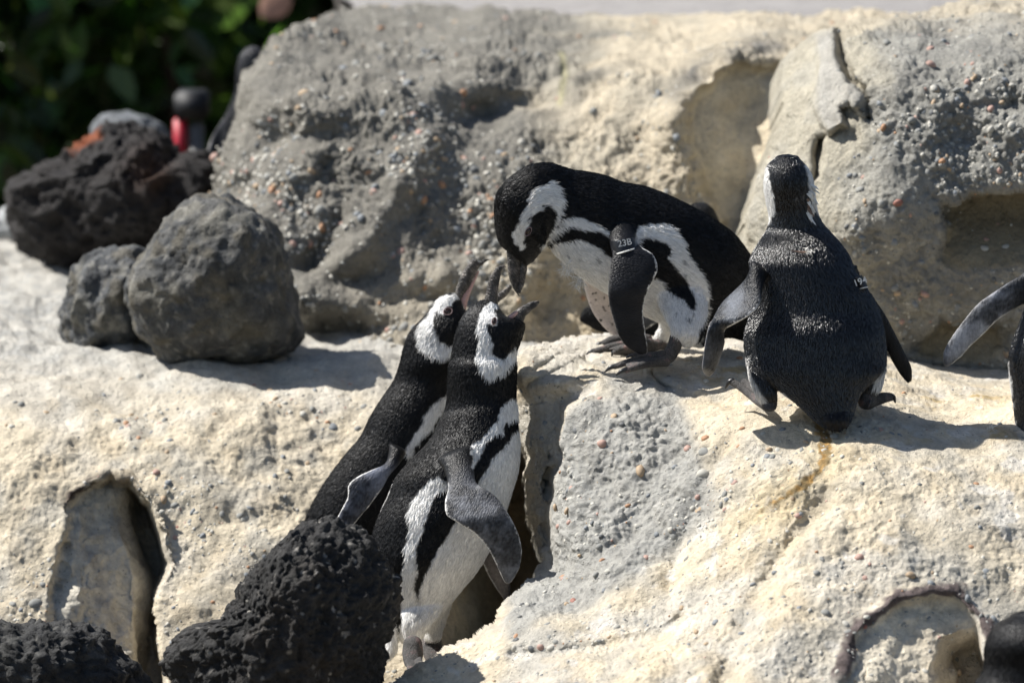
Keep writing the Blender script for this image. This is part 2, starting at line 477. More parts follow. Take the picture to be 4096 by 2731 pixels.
def feat_out(U, V, Y):
    sd = sdist(U + 8 * np.sin(V / 23.0), V + 8 * np.sin(U / 27.0), BULGE)
    Y = Y + 0.075 * sstep(10, -26, sd) * sstep(1500, 1620, V) * sstep(2700, 2350, U)
    # slot between recessed slab and bulge
    Y = Y + 0.03 * sstep(-.35, .2, np.sin(V / 37.0) + .4 * np.sin(V / 13.0)) * np.exp(-(pdist(U + 9 * np.sin(V / 25.0), V, F('V', (1265, 1030), (1262, 1080), (1248, 1180), (1250, 1250))) / 14) ** 2)
    sh = sdist(U + 5 * np.sin(V / 29.0), V + 5 * np.sin(U / 21.0), HOLE_R)
    x = (U - 3450) / 500
    w_ = np.stack([U / 60, V / 60, U * 0], 1)
    dep = 0.002 + 0.018 * sstep(0.05, 0.5, x) + 0.15 * sstep(0.55, 0.8, x + .08 * fbm(w_ * .5, 1, 2)) * sstep(2560, 2680, V - (U - 3700) * -.3) + .004 * fbm(w_, 1, 3)
    Y = Y + sstep(-6, 24, sh) * dep - 0.014 * np.exp(-(sh + 34) ** 2 / 700)
    # thin plates and cracks on the ledge at the feet
    for ln, w, a in ((F('V', (1215, 880), (1300, 848), (1345, 826), (1420, 858), (1500, 870), (1540, 892), (1600, 905), (1680, 920)), 16, .02),
                     (F('V', (1230, 850), (1290, 822), (1345, 800), (1352, 826)), 14, .016), (F('V', (1500, 862), (1520, 885), (1535, 893)), 10, .02)):
        Y = Y + a * np.exp(-(pdist(U, V, ln) / w) ** 2)
    # terraces of the apron
    ln = F('V', (1180, 1505), (1290, 1500), (1400, 1478), (1520, 1450), (1560, 1420))
    Y = Y + 0.02 * np.exp(-(pdist(U, V, ln) / 26) ** 2)
    # valley between bulge and right slope
    ln = F('V', (1660, 1568), (1690, 1480), (1750, 1350), (1830, 1240), (1900, 1130))
    Y = Y + 0.022 * np.exp(-(pdist(U, V, ln) / 45) ** 2)
    ln = F('V', (1540, 1350), (1560, 1270), (1590, 1180), (1640, 1080), (1690, 1000))
    Y = Y + 0.02 * np.exp(-(pdist(U, V, ln) / 45) ** 2)
    ln = F('V', (1400, 1310), (1480, 1240), (1560, 1200), (1600, 1140))
    Y = Y - 0.018 * np.exp(-(pdist(U, V, ln) / 60) ** 2)
    # hollows
    for cx, cy, s, a in ((1420, 1000, 30, .010), (1480, 940, 28, .008), (1350, 1200, 32, .012), (1455, 1180, 26, .010), (1300, 1300, 30, .010), (1530, 980, 24, .008), (1400, 1250, 26, .009), (1560, 1060, 50, .014), (1390, 1120, 55, .018), (1560, 1150, 40, .015), (1500, 1200, 60, .012)):
        Y = Y + a * gauss(U, V, cx * 1.7415, cy * 1.7415, s * 1.7415)
    return Y
def col_out(p, U, V, n):
    k = fbm(p, 6, 3)
    c = np.tile(CREAM, (len(p), 1))
    c = blend(c, sstep(-0.2, 0.5, k) * 0.6, PALE)
    c = blend(c, sstep(.05, .5, fbm(p + 30, 9, 3)) * .5, [0.42, 0.41, 0.375])
    c = blend(c, sstep(.15, .5, fbm(p + 40, 14, 3)) * .25, [0.54, 0.41, 0.24])
    c = blend(c, sstep(.42, .6, fbm(p + 50, 16, 3)) * .5, [0.68, 0.66, 0.62])
    b = sdist(U, V, F('V', (1300, 930), (1420, 870), (1560, 880), (1600, 960), (1620, 1040), (1620, 1120), (1540, 1260), (1480, 1340), (1330, 1400), (1180, 1450), (1180, 1300), (1260, 1150)))
    c = blend(c, sstep(-70, 40, b + 60 * k) * 0.92, [0.345, 0.342, 0.32])
    r = sdist(U, V, BULGE)
    c = blend(c, sstep(0, -30, r) * sstep(1600, 1700, V) * sstep(2400, 2200, U) * 0.7, [0.38, 0.36, 0.31])
    c = blend(c, sstep(1500, 1350, V) * 0.5, PALE)
    c = blend(c, sstep(2700, 3400, U) * sstep(1900, 2500, V) * sstep(0, .6, fbm(p + 3, 4, 3)) * 0.7, [0.4, 0.38, 0.33])
    sh = sdist(U, V, HOLE_R)
    c = blend(c, sstep(4, 40, sh) * 0.8, [0.80, 0.72, 0.57])  # burrow interior painted extra pale, standing in for bounced light
    c = blend(c, sstep(3640, 3720, U + 60 * fbm(p, 12, 2)) * sstep(2490, 2540, V + 40 * fbm(p + 3, 12, 2)) * sstep(10, 50, sh) * 0.45, [0.42, 0.35, 0.26])
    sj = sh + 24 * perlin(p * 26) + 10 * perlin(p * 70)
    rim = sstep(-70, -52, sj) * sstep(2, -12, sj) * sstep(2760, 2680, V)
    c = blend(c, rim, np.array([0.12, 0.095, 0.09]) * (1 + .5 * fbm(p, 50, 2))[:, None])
    # droppings streak and ochre seep
    w = pdist(U + 14 * perlin(p * 60), V + 14 * perlin(p * 60 + 9), STAIN)
    wid = (19 * sstep(2080, 1720, V) + 7) * (.75 + .8 * sstep(-.3, .4, perlin(p * 45 + 7)))
    c = blend(c, sstep(1.15, 0.75, w / wid) * 0.95 * sstep(2120, 1980, V + 60 * perlin(p * 50)), OCHRE * (0.25 + 1.2 * sstep(-.3, .5, perlin(p * 90)))[:, None])
    c = blend(c, np.exp(-(w / 110) ** 2) * 0.35, [0.55, 0.42, 0.2])
    oc = gauss(U, V, 3880, 1745, 250, 28) + gauss(U, V, 2900, 1480, 260, 40) * .8 + gauss(U, V, 2620, 1465, 90, 22) + gauss(U, V, 3850, 1600, 200, 30)
    c = blend(c, oc * sstep(-0.1, 0.4, fbm(p, 22, 3)) * 0.8, [0.42, 0.28, 0.08])
    # dirt flecks on the trodden ledge
    led = sstep(1780, 1650, V) * sstep(0.35, 0.6, perlin(p * 55 + 4))
    c = blend(c, led * 0.4, [0.22, 0.2, 0.17])
    # patchy dark tone along the slot
    c = blend(c, np.exp(-(pdist(U, V, F('V', (1265, 1040), (1252, 1100), (1248, 1150))) / 9) ** 2) * sstep(-.1, .3, perlin(p * 80)), [0.03, 0.035, 0.03])
    return c
GRIT = F('V', (1300, 930), (1420, 880), (1560, 890), (1600, 960), (1620, 1040), (1620, 1120), (1540, 1260), (1480, 1340), (1330, 1400), (1180, 1450), (1180, 1300), (1260, 1150))
def rel_out(p, U, V, n):
    g = base_relief(.015, .0042, .0026, .003)(p, U, V, n)
    k = sstep(-60, 60, sdist(U, V, GRIT) + 60 * perlin(p * 8))
    h = .004 * fbm(p + 2, 60, 3) + .0045 * sstep(.25, .6, 1 - worley(p + .004 * perlin(p * 60)[:, None], 70, 2)) * sstep(-.3, .3, perlin(p * 12 + 1)) - .004
    return g + k * h
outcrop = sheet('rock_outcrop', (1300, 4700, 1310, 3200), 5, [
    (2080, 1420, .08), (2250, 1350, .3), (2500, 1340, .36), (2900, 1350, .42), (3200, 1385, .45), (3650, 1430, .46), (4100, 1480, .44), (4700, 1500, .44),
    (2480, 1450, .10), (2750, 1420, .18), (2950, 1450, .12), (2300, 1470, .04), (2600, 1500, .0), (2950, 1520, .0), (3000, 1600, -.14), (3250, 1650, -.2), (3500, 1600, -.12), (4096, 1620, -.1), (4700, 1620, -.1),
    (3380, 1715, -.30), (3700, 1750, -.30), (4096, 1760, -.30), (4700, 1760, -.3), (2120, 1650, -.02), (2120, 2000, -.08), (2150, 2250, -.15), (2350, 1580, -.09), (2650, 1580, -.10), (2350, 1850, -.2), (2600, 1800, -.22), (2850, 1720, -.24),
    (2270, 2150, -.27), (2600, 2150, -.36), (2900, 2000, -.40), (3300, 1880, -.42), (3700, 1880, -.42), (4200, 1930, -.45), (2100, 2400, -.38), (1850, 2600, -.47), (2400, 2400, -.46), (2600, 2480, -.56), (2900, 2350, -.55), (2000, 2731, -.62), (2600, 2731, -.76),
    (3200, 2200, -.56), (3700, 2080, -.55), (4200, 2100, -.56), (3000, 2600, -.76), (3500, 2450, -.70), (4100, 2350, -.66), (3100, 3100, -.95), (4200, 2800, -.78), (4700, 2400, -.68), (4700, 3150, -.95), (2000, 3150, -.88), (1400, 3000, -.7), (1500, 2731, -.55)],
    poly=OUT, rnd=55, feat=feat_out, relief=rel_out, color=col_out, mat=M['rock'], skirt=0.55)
tag(outcrop.ob, kind='structure')

# ---- back wall: grey boulder face, cream centre and niche
WALL = F('V', (476, 455), (500, 385), (528, 300), (540, 240), (560, 165), (600, 112), (650, 72), (720, 40), (830, 12), (960, 8), (1100, 16), (1300, 24), (1500, 30), (1800, 28), (2000, 25), (2150, 30), (2150, 850), (700, 850), (684, 780), (640, 700), (560, 640), (480, 600))
NICHE = F('m', (150, 660), (158, 500), (175, 440), (235, 385), (330, 318), (430, 280), (560, 275), (640, 300), (640, 1500), (350, 1500), (300, 1000), (210, 770))
def feat_wall(U, V, Y):
    sd = sdist(U + 9 * np.sin(V / 37.0) + 4 * np.sin(V / 11.0), V + 9 * np.sin(U / 33.0) + 5 * np.sin(U / 12.0), NICHE)
    Y = Y + sstep(-5, 36, sd) * (0.06 + 0.03 * sstep(0, 260, sd)) - 0.03 * np.exp(-(sd + 45) ** 2 / 1600) * sstep(900, 600, V)
    s = 1.7415
    for cx, cy, su, sv, a in ((940, 155, 55, 32, .10), (1120, 265, 70, 28, .09), (1200, 225, 60, 24, .05), (1130, 190, 110, 26, -.05), (720, 590, 50, 60, .09), (690, 480, 36, 40, .06), (830, 650, 90, 40, .08), (1060, 560, 50, 50, .05),
                              (820, 420, 40, 80, .06), (770, 757, 100, 24, .16), (1000, 690, 110, 34, .07), (1400, 400, 60, 40, -.04), (1480, 330, 40, 60, .05), (640, 330, 40, 30, .06), (700, 235, 50, 30, -.05), (800, 205, 50, 22, .06), (1290, 330, 60, 30, .05), (1230, 470, 80, 40, -.04), (1180, 700, 60, 50, -.05), (1250, 690, 30, 40, .05), (580, 420, 40, 60, .05), (1450, 190, 60, 30, -.04), (1380, 170, 40, 20, .04)):
        Y = Y + .62 * a * gauss(U, V, cx * s, cy * s, su * s * 1.15, sv * s * 1.15)
    for ln, w, a in ((((985, 320), (905, 450), (835, 560), (720, 645), (690, 660)), 26, -.06), (((760, 380), (790, 470), (760, 560), (700, 620)), 20, .05), (((560, 190), (640, 240), (760, 250), (900, 210)), 26, -.045), (((600, 300), (700, 320), (860, 300)), 22, .04), (((700, 690), (800, 690), (930, 640), (1010, 640)), 26, -.05), (((960, 500), (1000, 560), (980, 640)), 20, .04)):
        Y = Y + .55 * a * np.exp(-(pdist(U, V, F('V', *ln)) / (w * s * 1.3)) ** 2)
    return Y
def col_wall(p, U, V, n):
    k = fbm(p, 4, 3)
    c = np.tile(np.array([0.245, 0.232, 0.20]), (len(p), 1))
    w = sstep(-160, 160, U - (1900 + (1365 - V) * 0.35) + 260 * k)
    lo = sstep(900, 1250, V) * sstep(1300, 1600, U)
    c = blend(c, np.maximum(w * sstep(40, 400, V * 0 + U - 1700), lo * 0.45), CREAM * 0.97)
    c = blend(c, sstep(2050, 2300, U) * sstep(-.1, .5, fbm(p + 2, 8, 3)) * 0.5, [0.5, 0.46, 0.37])
    c = blend(c, sstep(700, 1150, V) * sstep(2000, 2300, U) * 0.5, [0.5, 0.4, 0.25])
    c = blend(c, sstep(900, 500, U) * 0.4, [0.42, 0.40, 0.36])
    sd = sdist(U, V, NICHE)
    c = blend(c, sstep(4, 40, sd), [0.78, 0.69, 0.52])  # niche colour raised to imitate bounce light inside its shade
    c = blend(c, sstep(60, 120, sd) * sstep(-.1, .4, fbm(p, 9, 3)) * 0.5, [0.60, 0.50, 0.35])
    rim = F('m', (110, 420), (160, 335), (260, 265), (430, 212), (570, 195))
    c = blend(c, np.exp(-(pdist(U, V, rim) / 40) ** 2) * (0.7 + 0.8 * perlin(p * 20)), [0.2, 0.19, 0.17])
    st = F('V', (1290, 130), (1300, 190), (1285, 230))
    c = blend(c, np.exp(-(pdist(U, V, st) / 14) ** 2) * 0.5, [0.45, 0.42, 0.2])
    return c
def rel_wall(p, U, V, n):
    g = base_relief(.024, .011, .0065, .008)(p, U, V, n) * (1 - .6 * sstep(0, 40, sdist(U, V, NICHE)))
    return g + 0.004 * np.abs(fbm(p + 11, 16, 3)) * sstep(2100, 1700, U)
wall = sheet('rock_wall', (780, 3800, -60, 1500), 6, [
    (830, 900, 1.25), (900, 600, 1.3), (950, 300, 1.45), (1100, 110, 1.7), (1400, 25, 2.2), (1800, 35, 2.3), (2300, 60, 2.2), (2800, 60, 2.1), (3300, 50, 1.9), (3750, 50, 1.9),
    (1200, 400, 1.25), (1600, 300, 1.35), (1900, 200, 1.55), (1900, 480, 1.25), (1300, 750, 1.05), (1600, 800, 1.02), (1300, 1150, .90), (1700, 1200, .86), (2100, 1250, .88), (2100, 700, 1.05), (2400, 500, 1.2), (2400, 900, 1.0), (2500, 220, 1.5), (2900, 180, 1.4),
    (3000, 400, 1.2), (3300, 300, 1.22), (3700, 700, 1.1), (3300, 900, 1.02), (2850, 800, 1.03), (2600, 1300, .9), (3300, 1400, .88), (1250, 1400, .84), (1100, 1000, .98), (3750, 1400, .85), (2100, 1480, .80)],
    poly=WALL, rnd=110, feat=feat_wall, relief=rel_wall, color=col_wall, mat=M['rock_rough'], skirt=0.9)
tag(wall.ob, 'long grey and cream concrete rock face with a tan niche behind the bending penguin', 'rock face')

# ---- right boulder, pillar and cracked tongue
BOULD = [(3118, 230), (3127, 375), (3109, 500), (3046, 643), (3002, 803), (2961, 937), (2957, 1071), (2965, 1250), (2960, 1520), (4800, 1560), (4800, -120), (4100, -30), (3800, 10), (3560, 60), (3400, 90), (3330, 105), (3250, 130), (3180, 190)]
TONGUE = F('m', (730, 150), (800, 118), (835, 115), (845, 240), (880, 350), (945, 405), (960, 490), (985, 545), (900, 480), (870, 500), (880, 560), (800, 610), (760, 560), (735, 480), (740, 330))
RECESS = [(3760, 870), (3790, 800), (3900, 762), (4100, 748), (4500, 760), (4500, 1085), (4100, 1078), (3850, 1105), (3745, 1070)]
RECESS2 = [(3640, 1440), (3680, 1330), (3760, 1270), (3900, 1270), (4000, 1290), (4050, 1400), (3960, 1470), (3800, 1470)]
def feat_b(U, V, Y):
    j = 14 * np.sin(V / 31.0) + 8 * np.sin(U / 17.0)
    Y = Y - 0.045 * sstep(-4, 22, sdist(U + j * .4, V + j * .4, TONGUE))
    ln = F('m', (848, 140), (862, 250), (900, 345), (962, 405), (985, 445), (985, 520))
    Y = Y + 0.07 * np.exp(-(pdist(U, V, ln) / 15) ** 2)
    sd = sdist(U + j, V + j, RECESS)
    Y = Y + 0.11 * sstep(-5, 40, sd) * sstep(1120, 790, V)
    sd = sdist(U + j, V + j, RECESS2)
    Y = Y + 0.05 * sstep(-5, 40, sd) * sstep(1500, 1290, V)
    cav = F('m', (800, 600), (790, 700), (770, 790), (730, 820), (720, 700), (740, 610))
    Y = Y + 0.05 * sstep(-8, 22, sdist(U, V, cav))
    for cx, cy, su, sv, a in ((3950, 250, 140, 110, -.03), (3700, 250, 100, 90, .02), (3560, 800, 110, 150, -.02), (3850, 560, 120, 80, .025), (4050, 420, 70, 60, .03), (3400, 700, 70, 100, .012), (3400, 1200, 100, 90, .02), (3700, 1180, 130, 60, -.02)):
        Y = Y + a * gauss(U, V, cx, cy, su, sv)
    return Y
def col_b(p, U, V, n):
    k = fbm(p, 5, 3)
    c = np.tile(np.array([0.29, 0.283, 0.255]), (len(p), 1))
    c = blend(c, sstep(3560, 3330, U + 160 * k) * 0.75, [0.55, 0.5, 0.385])
    c = blend(c, sstep(160, 20, V + 60 * k - (U - 3500) * .06) * 0.8, CREAM * .9)
    c = blend(c, sstep(-.1, .5, fbm(p + 8, 11, 3)) * 0.4, [0.44, 0.425, 0.375])
    c = blend(c, sstep(0, 30, sdist(U, V, TONGUE)) * 0.7, [0.46, 0.445, 0.41])
    for R in (RECESS, RECESS2):
        c = blend(c, sstep(0, 40, sdist(U, V, R)) * 0.9, [0.33, 0.28, 0.185])
    c = blend(c, sstep(1150, 1420, V) * sstep(-.2, .4, k) * 0.4, [0.5, 0.45, 0.35])
    return c
def rel_b(p, U, V, n):
    smooth = np.maximum(sstep(0, 40, sdist(U, V, RECESS)), np.maximum(sstep(0, 40, sdist(U, V, RECESS2)), sstep(3450, 3300, U) * .7))
    g = base_relief(.016, .010, .0045, .005)(p, U, V, n)
    return g * (1 - 0.7 * smooth) + (1 - smooth) * 0.0032 * sstep(0.2, 0.55, 1 - worley(p + .004 * perlin(p * 60)[:, None], 55, 5))
bould = sheet('boulder', (2900, 4800, -130, 1560), 6, [
    (2960, 1450, .55), (3200, 1420, .5), (3600, 1450, .45), (4200, 1500, .43), (4800, 1520, .43), (2980, 1000, .58), (3150, 1000, .48), (3400, 950, .38), (3700, 1150, .40), (4096, 1200, .38), (3150, 500, .62), (3300, 500, .55), (3600, 400, .48), (4096, 350, .46),
    (3800, 620, .40), (4096, 700, .38), (3200, 200, .85), (3350, 140, .85), (3700, 70, .9), (4100, 10, 1.0), (4800, -100, 1.1), (4800, 700, .42), (4500, 300, .5), (3600, 200, .62), (4100, 140, .66)],
    poly=BOULD, rnd=80, feat=feat_b, relief=rel_b, color=col_b, mat=M['rock_rough'], skirt=0.9)
tag(bould.ob, 'tall grey pebble-studded boulder with a cracked tongue at its left, behind the standing penguin', 'boulder')

# ---- far terrace, soil and sky-side ground
def rel_t(p, U, V, n): return .01 * fbm(p, 5, 3)
def col_t(p, U, V, n): return np.tile(np.array([0.30, 0.285, 0.275]), (len(p), 1)) * (1 + .04 * fbm(p, 3, 3))[:, None]
terr = sheet('terrace', (1250, 5000, -120, 120), 14, [(1250, 120, 2.6), (5000, 120, 2.6), (1250, 50, 2.7), (5000, 50, 2.7), (1250, -120, 4.4), (5000, -120, 4.4), (3000, 0, 3.2), (3000, 90, 2.65)],
             poly=[(1500, 140), (1400, 30), (1350, -10), (1300, -110), (4990, -110), (4990, 140)], rnd=40, relief=rel_t, color=col_t, mat=M['rock_soft'], skirt=1.5)
tag(terr.ob, kind='structure')
gz = -0.85
n_ = 40
gx, gy = np.meshgrid(np.linspace(-90, 90, n_), np.concatenate([np.linspace(-14, 14, n_ - 10), np.linspace(20, 220, 10)]))
gp = np.stack([gx.ravel(), gy.ravel(), np.full(gx.size, gz)], 1)
gp[:, 2] += 0.05 * fbm(gp, 0.4, 3)
ii = np.arange(n_ * n_).reshape(n_, n_)
gq = np.stack([ii[:-1, :-1], ii[:-1, 1:], ii[1:, 1:], ii[1:, :-1]], -1).reshape(-1, 4)
ground = mesh_obj('ground', gp, gq, plain('soil', (0.12, 0.1, 0.075), 0.9, 0.2, 0.02, 20, 0.4))
tag(ground, kind='structure')

# ------------------------------------------------------------------ loose boulders
def rock(name, label, cat, outline, Y, depth, amp, mat, tint, seed, sub=6, group=None, col=None):
    o = F('V', *outline)
    o = np.array(o); c = (o.min(0) + o.max(0)) / 2
    ang = np.arctan2(-(o[:, 1] - c[1]), o[:, 0] - c[0]); rad = np.hypot(o[:, 0] - c[0], o[:, 1] - c[1])
    k = np.argsort(ang); ang, rad = ang[k], rad[k]
    bm = bmesh.new(); bmesh.ops.create_icosphere(bm, subdivisions=sub, radius=1.0)
    v = np.array([x.co[:] for x in bm.verts]); faces = np.array([[w.index for w in f.verts] for f in bm.faces]); bm.free()
    a = np.arctan2(v[:, 2], v[:, 0]); R = np.interp(a, ang, rad, period=2 * np.pi)
    rho = np.hypot(v[:, 0], v[:, 2])
    rr = rho ** 0.85
    u = c[0] + np.cos(a) * rr * R; vv = c[1] - np.sin(a) * rr * R
    p = P(u, vv, Y + v[:, 1] * depth)
    cen = P(c[0], c[1], Y)
    n = p - cen; n /= np.linalg.norm(n, axis=1)[:, None]
    q = p + seed * 3.7
    d = amp[0] * fbm(q, 9, 3) + amp[0] * .9 * (.35 - np.abs(fbm(q + 3, 13, 2))) + amp[1] * (0.5 - np.abs(fbm(q, 24, 3))) + amp[2] * fbm(q, 90, 3)
    if len(amp) > 3:
        qq = q + .02 * np.stack([perlin(q * 40), perlin(q * 40 + 5), perlin(q * 40 + 9)], 1)
        d -= amp[3] * sstep(0.55, 0.1, worley(qq, 55)) + amp[3] * .6 * sstep(0.5, 0.1, worley(qq, 130, 3))
    p = p + n * d[:, None]
    ob = mesh_obj(name, p, faces, mat)
    t = np.tile(np.asarray(tint, float), (len(p), 1))
    if col is not None: t = col(t, p, u, vv)
    set_col(ob.data, t)
    tag(ob, label, cat, group)
    # origin at the foot of the stone
    base = Vector((cen[0], cen[1], p[:, 2].min())); ob.data.transform(Matrix.Translation(-base)); ob.location = base
    return ob

def c_basalt(t, p, u, v):
    k = fbm(p, 14, 3)
    t = blend(t, sstep(0, .45, k) * .75, [0.15, 0.143, 0.118]); t = blend(t, sstep(.0, .4, fbm(p + 4, 9, 3)) * .8, [0.03, 0.034, 0.038]); t = blend(t, sstep(.3, .5, fbm(p + 6, 60, 2)) * .5, [0.26, 0.25, 0.22]); return blend(t, sstep(.1, .5, fbm(p + 14, 20, 3)) * .4, [0.12, 0.10, 0.06])
rock('boulder', 'large rounded dark grey stone resting on the pale shelf', 'stone', [(480, 455), (430, 475), (380, 520), (340, 580), (300, 630), (290, 690), (310, 760), (350, 810), (390, 832), (480, 834), (600, 822), (670, 802), (690, 770), (680, 700), (660, 620), (650, 560), (620, 510), (560, 475), (520, 460)],
     .72, .15, (.018, .007, .003), M['basalt'], (.078, .078, .075), 1, 6, col=c_basalt)
rock('boulder', 'smaller angular dark stone leaning against the large rounded grey one', 'stone', [(335, 572), (260, 580), (200, 592), (165, 622), (142, 690), (140, 770), (170, 812), (240, 820), (330, 825), (380, 760), (380, 640), (350, 590)],
     .92, .12, (.02, .009, .003), M['basalt'], (.062, .066, .07), 2, 6, col=c_basalt)
def c_rust(t, p, u, v):
    w = sdist(u + 40 * perlin(p * 20), v, F('V', (165, 345), (190, 315), (235, 310), (215, 345), (185, 365)))
    t = blend(t, sstep(-10, 12, w), [0.22, 0.06, 0.02])
    return blend(t, gauss(u, v, 340 * 1.74, 400 * 1.74, 80, 80) * .4, [0.12, 0.05, 0.02])
rock('lava_rock', 'broad black lava boulder with a rusty orange patch, in front of the shrubs', 'lava rock', [(220, 312), (185, 360), (120, 380), (60, 405), (25, 440), (30, 500), (60, 560), (130, 610), (210, 612), (330, 590), (420, 560), (520, 560), (545, 470), (510, 375), (460, 355), (400, 362), (360, 325), (300, 300), (250, 295)],
     1.75, .28, (.03, .02, .006, .006), M['lava'], (.016, .0135, .013), 3, 6, col=c_rust)
rock('boulder', 'smooth bluish grey stone lying behind the rusty black lava boulder', 'stone', [(212, 296), (245, 268), (310, 264), (355, 276), (385, 310), (390, 360), (300, 370), (230, 350)], 2.4, .12, (.012, .006, .002), M['basalt'], (.13, .14, .15), 4, 5)
rock('boulder', 'small pale stone at the left end of the black lava boulder', 'stone', [(-40, 520), (0, 488), (22, 478), (45, 520), (70, 560), (40, 575), (-40, 575)], 2.1, .1, (.012, .006, .002), M['basalt'], (.33, .34, .34), 5, 5)
def c_lava(t, p, u, v): t = blend(t, sstep(.2, .6, fbm(p, 30, 3)) * .5, [0.055, 0.052, 0.05]); t = blend(t, sstep(.1, .6, fbm(p + 8, 8, 2)) * .5, [0.045, 0.037, 0.03]); return blend(t, sstep(.62, .75, fbm(p + 5, 75, 2)), [0.3, 0.28, 0.25])
rock('lava_rock', 'big pitted black lava rock in front of the two calling penguins', 'lava rock', [(720, 1216), (760, 1204), (800, 1214), (850, 1240), (890, 1290), (906, 1350), (908, 1420), (882, 1480), (878, 1568), (860, 1720), (420, 1720), (412, 1560), (385, 1520), (400, 1488), (440, 1440), (500, 1420), (550, 1380), (580, 1320), (620, 1270), (680, 1220)],
     -.50, .15, (.014, .011, .008, .0022), M['lava'], (.020, .0195, .019), 6, 7, col=c_lava)
def c_lich(t, p, u, v): return blend(t, sstep(.15, .5, fbm(p, 40, 3)) * .45, [0.17, 0.165, 0.15])
rock('lava_rock', 'low black lava rock with pale flecks before the arched burrow', 'lava rock', [(-200, 1470), (-80, 1420), (0, 1424), (50, 1440), (120, 1432), (200, 1445), (260, 1490), (310, 1540), (345, 1610), (320, 1760), (-200, 1760)],
     -.30, .14, (.014, .014, .006, .006), M['lava'], (.030, .030, .030), 7, 6, col=c_lich)

# ------------------------------------------------------------------ embedded pebbles
def pebble_meshes(nvar=5):
    out = []
    for mi, m in enumerate(PEB):
        for k in range(nvar):
            bm = bmesh.new(); bmesh.ops.create_icosphere(bm, subdivisions=2 if k < 3 else 1, radius=1.0)
            r = np.random.default_rng(mi * 10 + k); s = np.array([1.0, r.uniform(.6, .95), r.uniform(.5, .75)])
            off = r.normal(size=3) * 2
            for x in bm.verts:
                q = np.array(x.co[:]); x.co = Vector(q * s * (1 + 0.22 * perlin((q * .9 + off)[None])[0]))
            me = bpy.data.meshes.new('pebble'); bm.to_mesh(me); bm.free(); me.materials.append(m)
            me.polygons.foreach_set('use_smooth', np.ones(len(me.polygons), bool)); out.append(me)
    return out
PM = pebble_meshes()

def put_pebble(s, k, size, mi, depth=0.42, var=None):
    p = s.p[k]; n = Vector(s.n[k])
    me = PM[mi * 5 + (random.randrange(5) if var is None else var)]
    o = bpy.data.objects.new('pebble', me); COL.objects.link(o)
    o.rotation_mode = 'QUATERNION'
    o.rotation_quaternion = n.to_track_quat('Z', 'Y') @ Matrix.Rotation(random.uniform(0, 6.28), 3, 'Z').to_quaternion()
    o.location = Vector(p) - n * size * depth * random.uniform(.3, 1.3)
    o.scale = (size,) * 3
    o.parent = s.ob
    return o

def scatter(s, n_obj, n_stuff, smin, smax, weights, dens, seed):
    r = np.random.default_rng(seed)
    vis = (s.u > -60) & (s.u < 4160) & (s.v > -40) & (s.v < 2790)
    w = dens(s.u, s.v, s.p) * vis
    w = w / w.sum()
    ks = r.choice(len(w), n_obj + n_stuff, p=w, replace=False)
    sizes = smin * (smax / smin) ** (r.random(len(ks)) ** 2.0)
    order = np.argsort(-sizes); ks, sizes = ks[order], sizes[order]
    mats = r.choice(len(PEB), len(ks), p=np.array(weights) / sum(weights))
    mats[n_obj:] = r.choice(len(PEB), n_stuff, p=np.array([.30, .03, .02, .06, .03, .03, .0, .53]))
    for k, sz, mi in zip(ks[:n_obj], sizes[:n_obj], mats[:n_obj]): put_pebble(s, k, sz, mi)
    if n_stuff:
        V_, F_, MI = [], [], []; off = 0
        tmpl = []
        for mi in range(len(PEB)):
            me = PM[mi * 5 + 3]
            tmpl.append((np.array([x.co[:] for x in me.vertices]), np.array([x.vertices[:] for x in me.polygons])))
        for k, sz, mi in zip(ks[n_obj:], sizes[n_obj:], mats[n_obj:]):
            v, f = tmpl[mi]
            q = Vector(s.n[k]).to_track_quat('Z', 'Y') @ Matrix.Rotation(r.uniform(0, 6.28), 3, 'Z').to_quaternion()
            R = np.array(q.to_matrix())
            V_.append((v * sz) @ R.T + s.p[k] - s.n[k] * sz * .2); F_.append(f + off); off += len(v); MI += [mi] * len(f)
        ob = mesh_obj('gravel', np.vstack(V_), np.vstack(F_), None, s.ob)
        for m in PEB: ob.data.materials.append(m)
        ob.data.polygons.foreach_set('material_index', np.array(MI, np.int32)); ob['kind'] = 'stuff'

def pick(s, V, size, mi, var=0):
    u, v = F('V', V)[0]
    k = np.argmin((s.u - u) ** 2 + (s.v - v) ** 2)
    put_pebble(s, k, size, mi, .25, var)

def d_out(u, v, p):
    return 0.15 + 0.9 * sstep(-.1, .4, fbm(p, 6, 2)) * (0.4 + gauss(u, v, 2600, 2000, 500, 450) + gauss(u, v, 3250, 1850, 250, 130) + .5 * gauss(u, v, 2300, 2560, 500, 120))
scatter(outcrop, 285, 1300, .0020, .0092, (7, 4, .6, 2, 1.2, 1.0, .3, 5), d_out, 1)
for V, sz, mi in (((1470, 1080), .0125, 3), ((1380, 1016), .010, 4), ((1572, 1026), .009, 4), ((1378, 903), .006, 4), ((1480, 1047), .007, 0), ((1620, 1090), .014, 7), ((1440, 1158), .006, 2), ((1378, 1280), .007, 2), ((1485, 1278), .007, 4), ((1620, 1040), .012, 0), ((1305, 1200), .006, 4), ((1705, 985), .006, 2), ((1750, 995), .006, 7)):
    pick(outcrop, V, sz, mi)
scatter(shelf, 220, 700, .0025, .0095, (5, 3, .5, 2, .5, .8, .1, 7), lambda u, v, p: (0.1 + sstep(-.1, .4, fbm(p, 6, 2))) * sstep(1350, 1600, v) * (sdist(u, v, HOLE_L) < 5) * (u < 1700), 2)
for V, sz, mi in (((766, 972), .0125, 1), ((480, 1008), .006, 0), ((660, 1080), .007, 0), ((648, 1040), .006, 1), ((510, 1180), .007, 0), ((560, 1190), .009, 7), ((85, 1385), .014, 0)):
    pick(shelf, V, sz, mi)
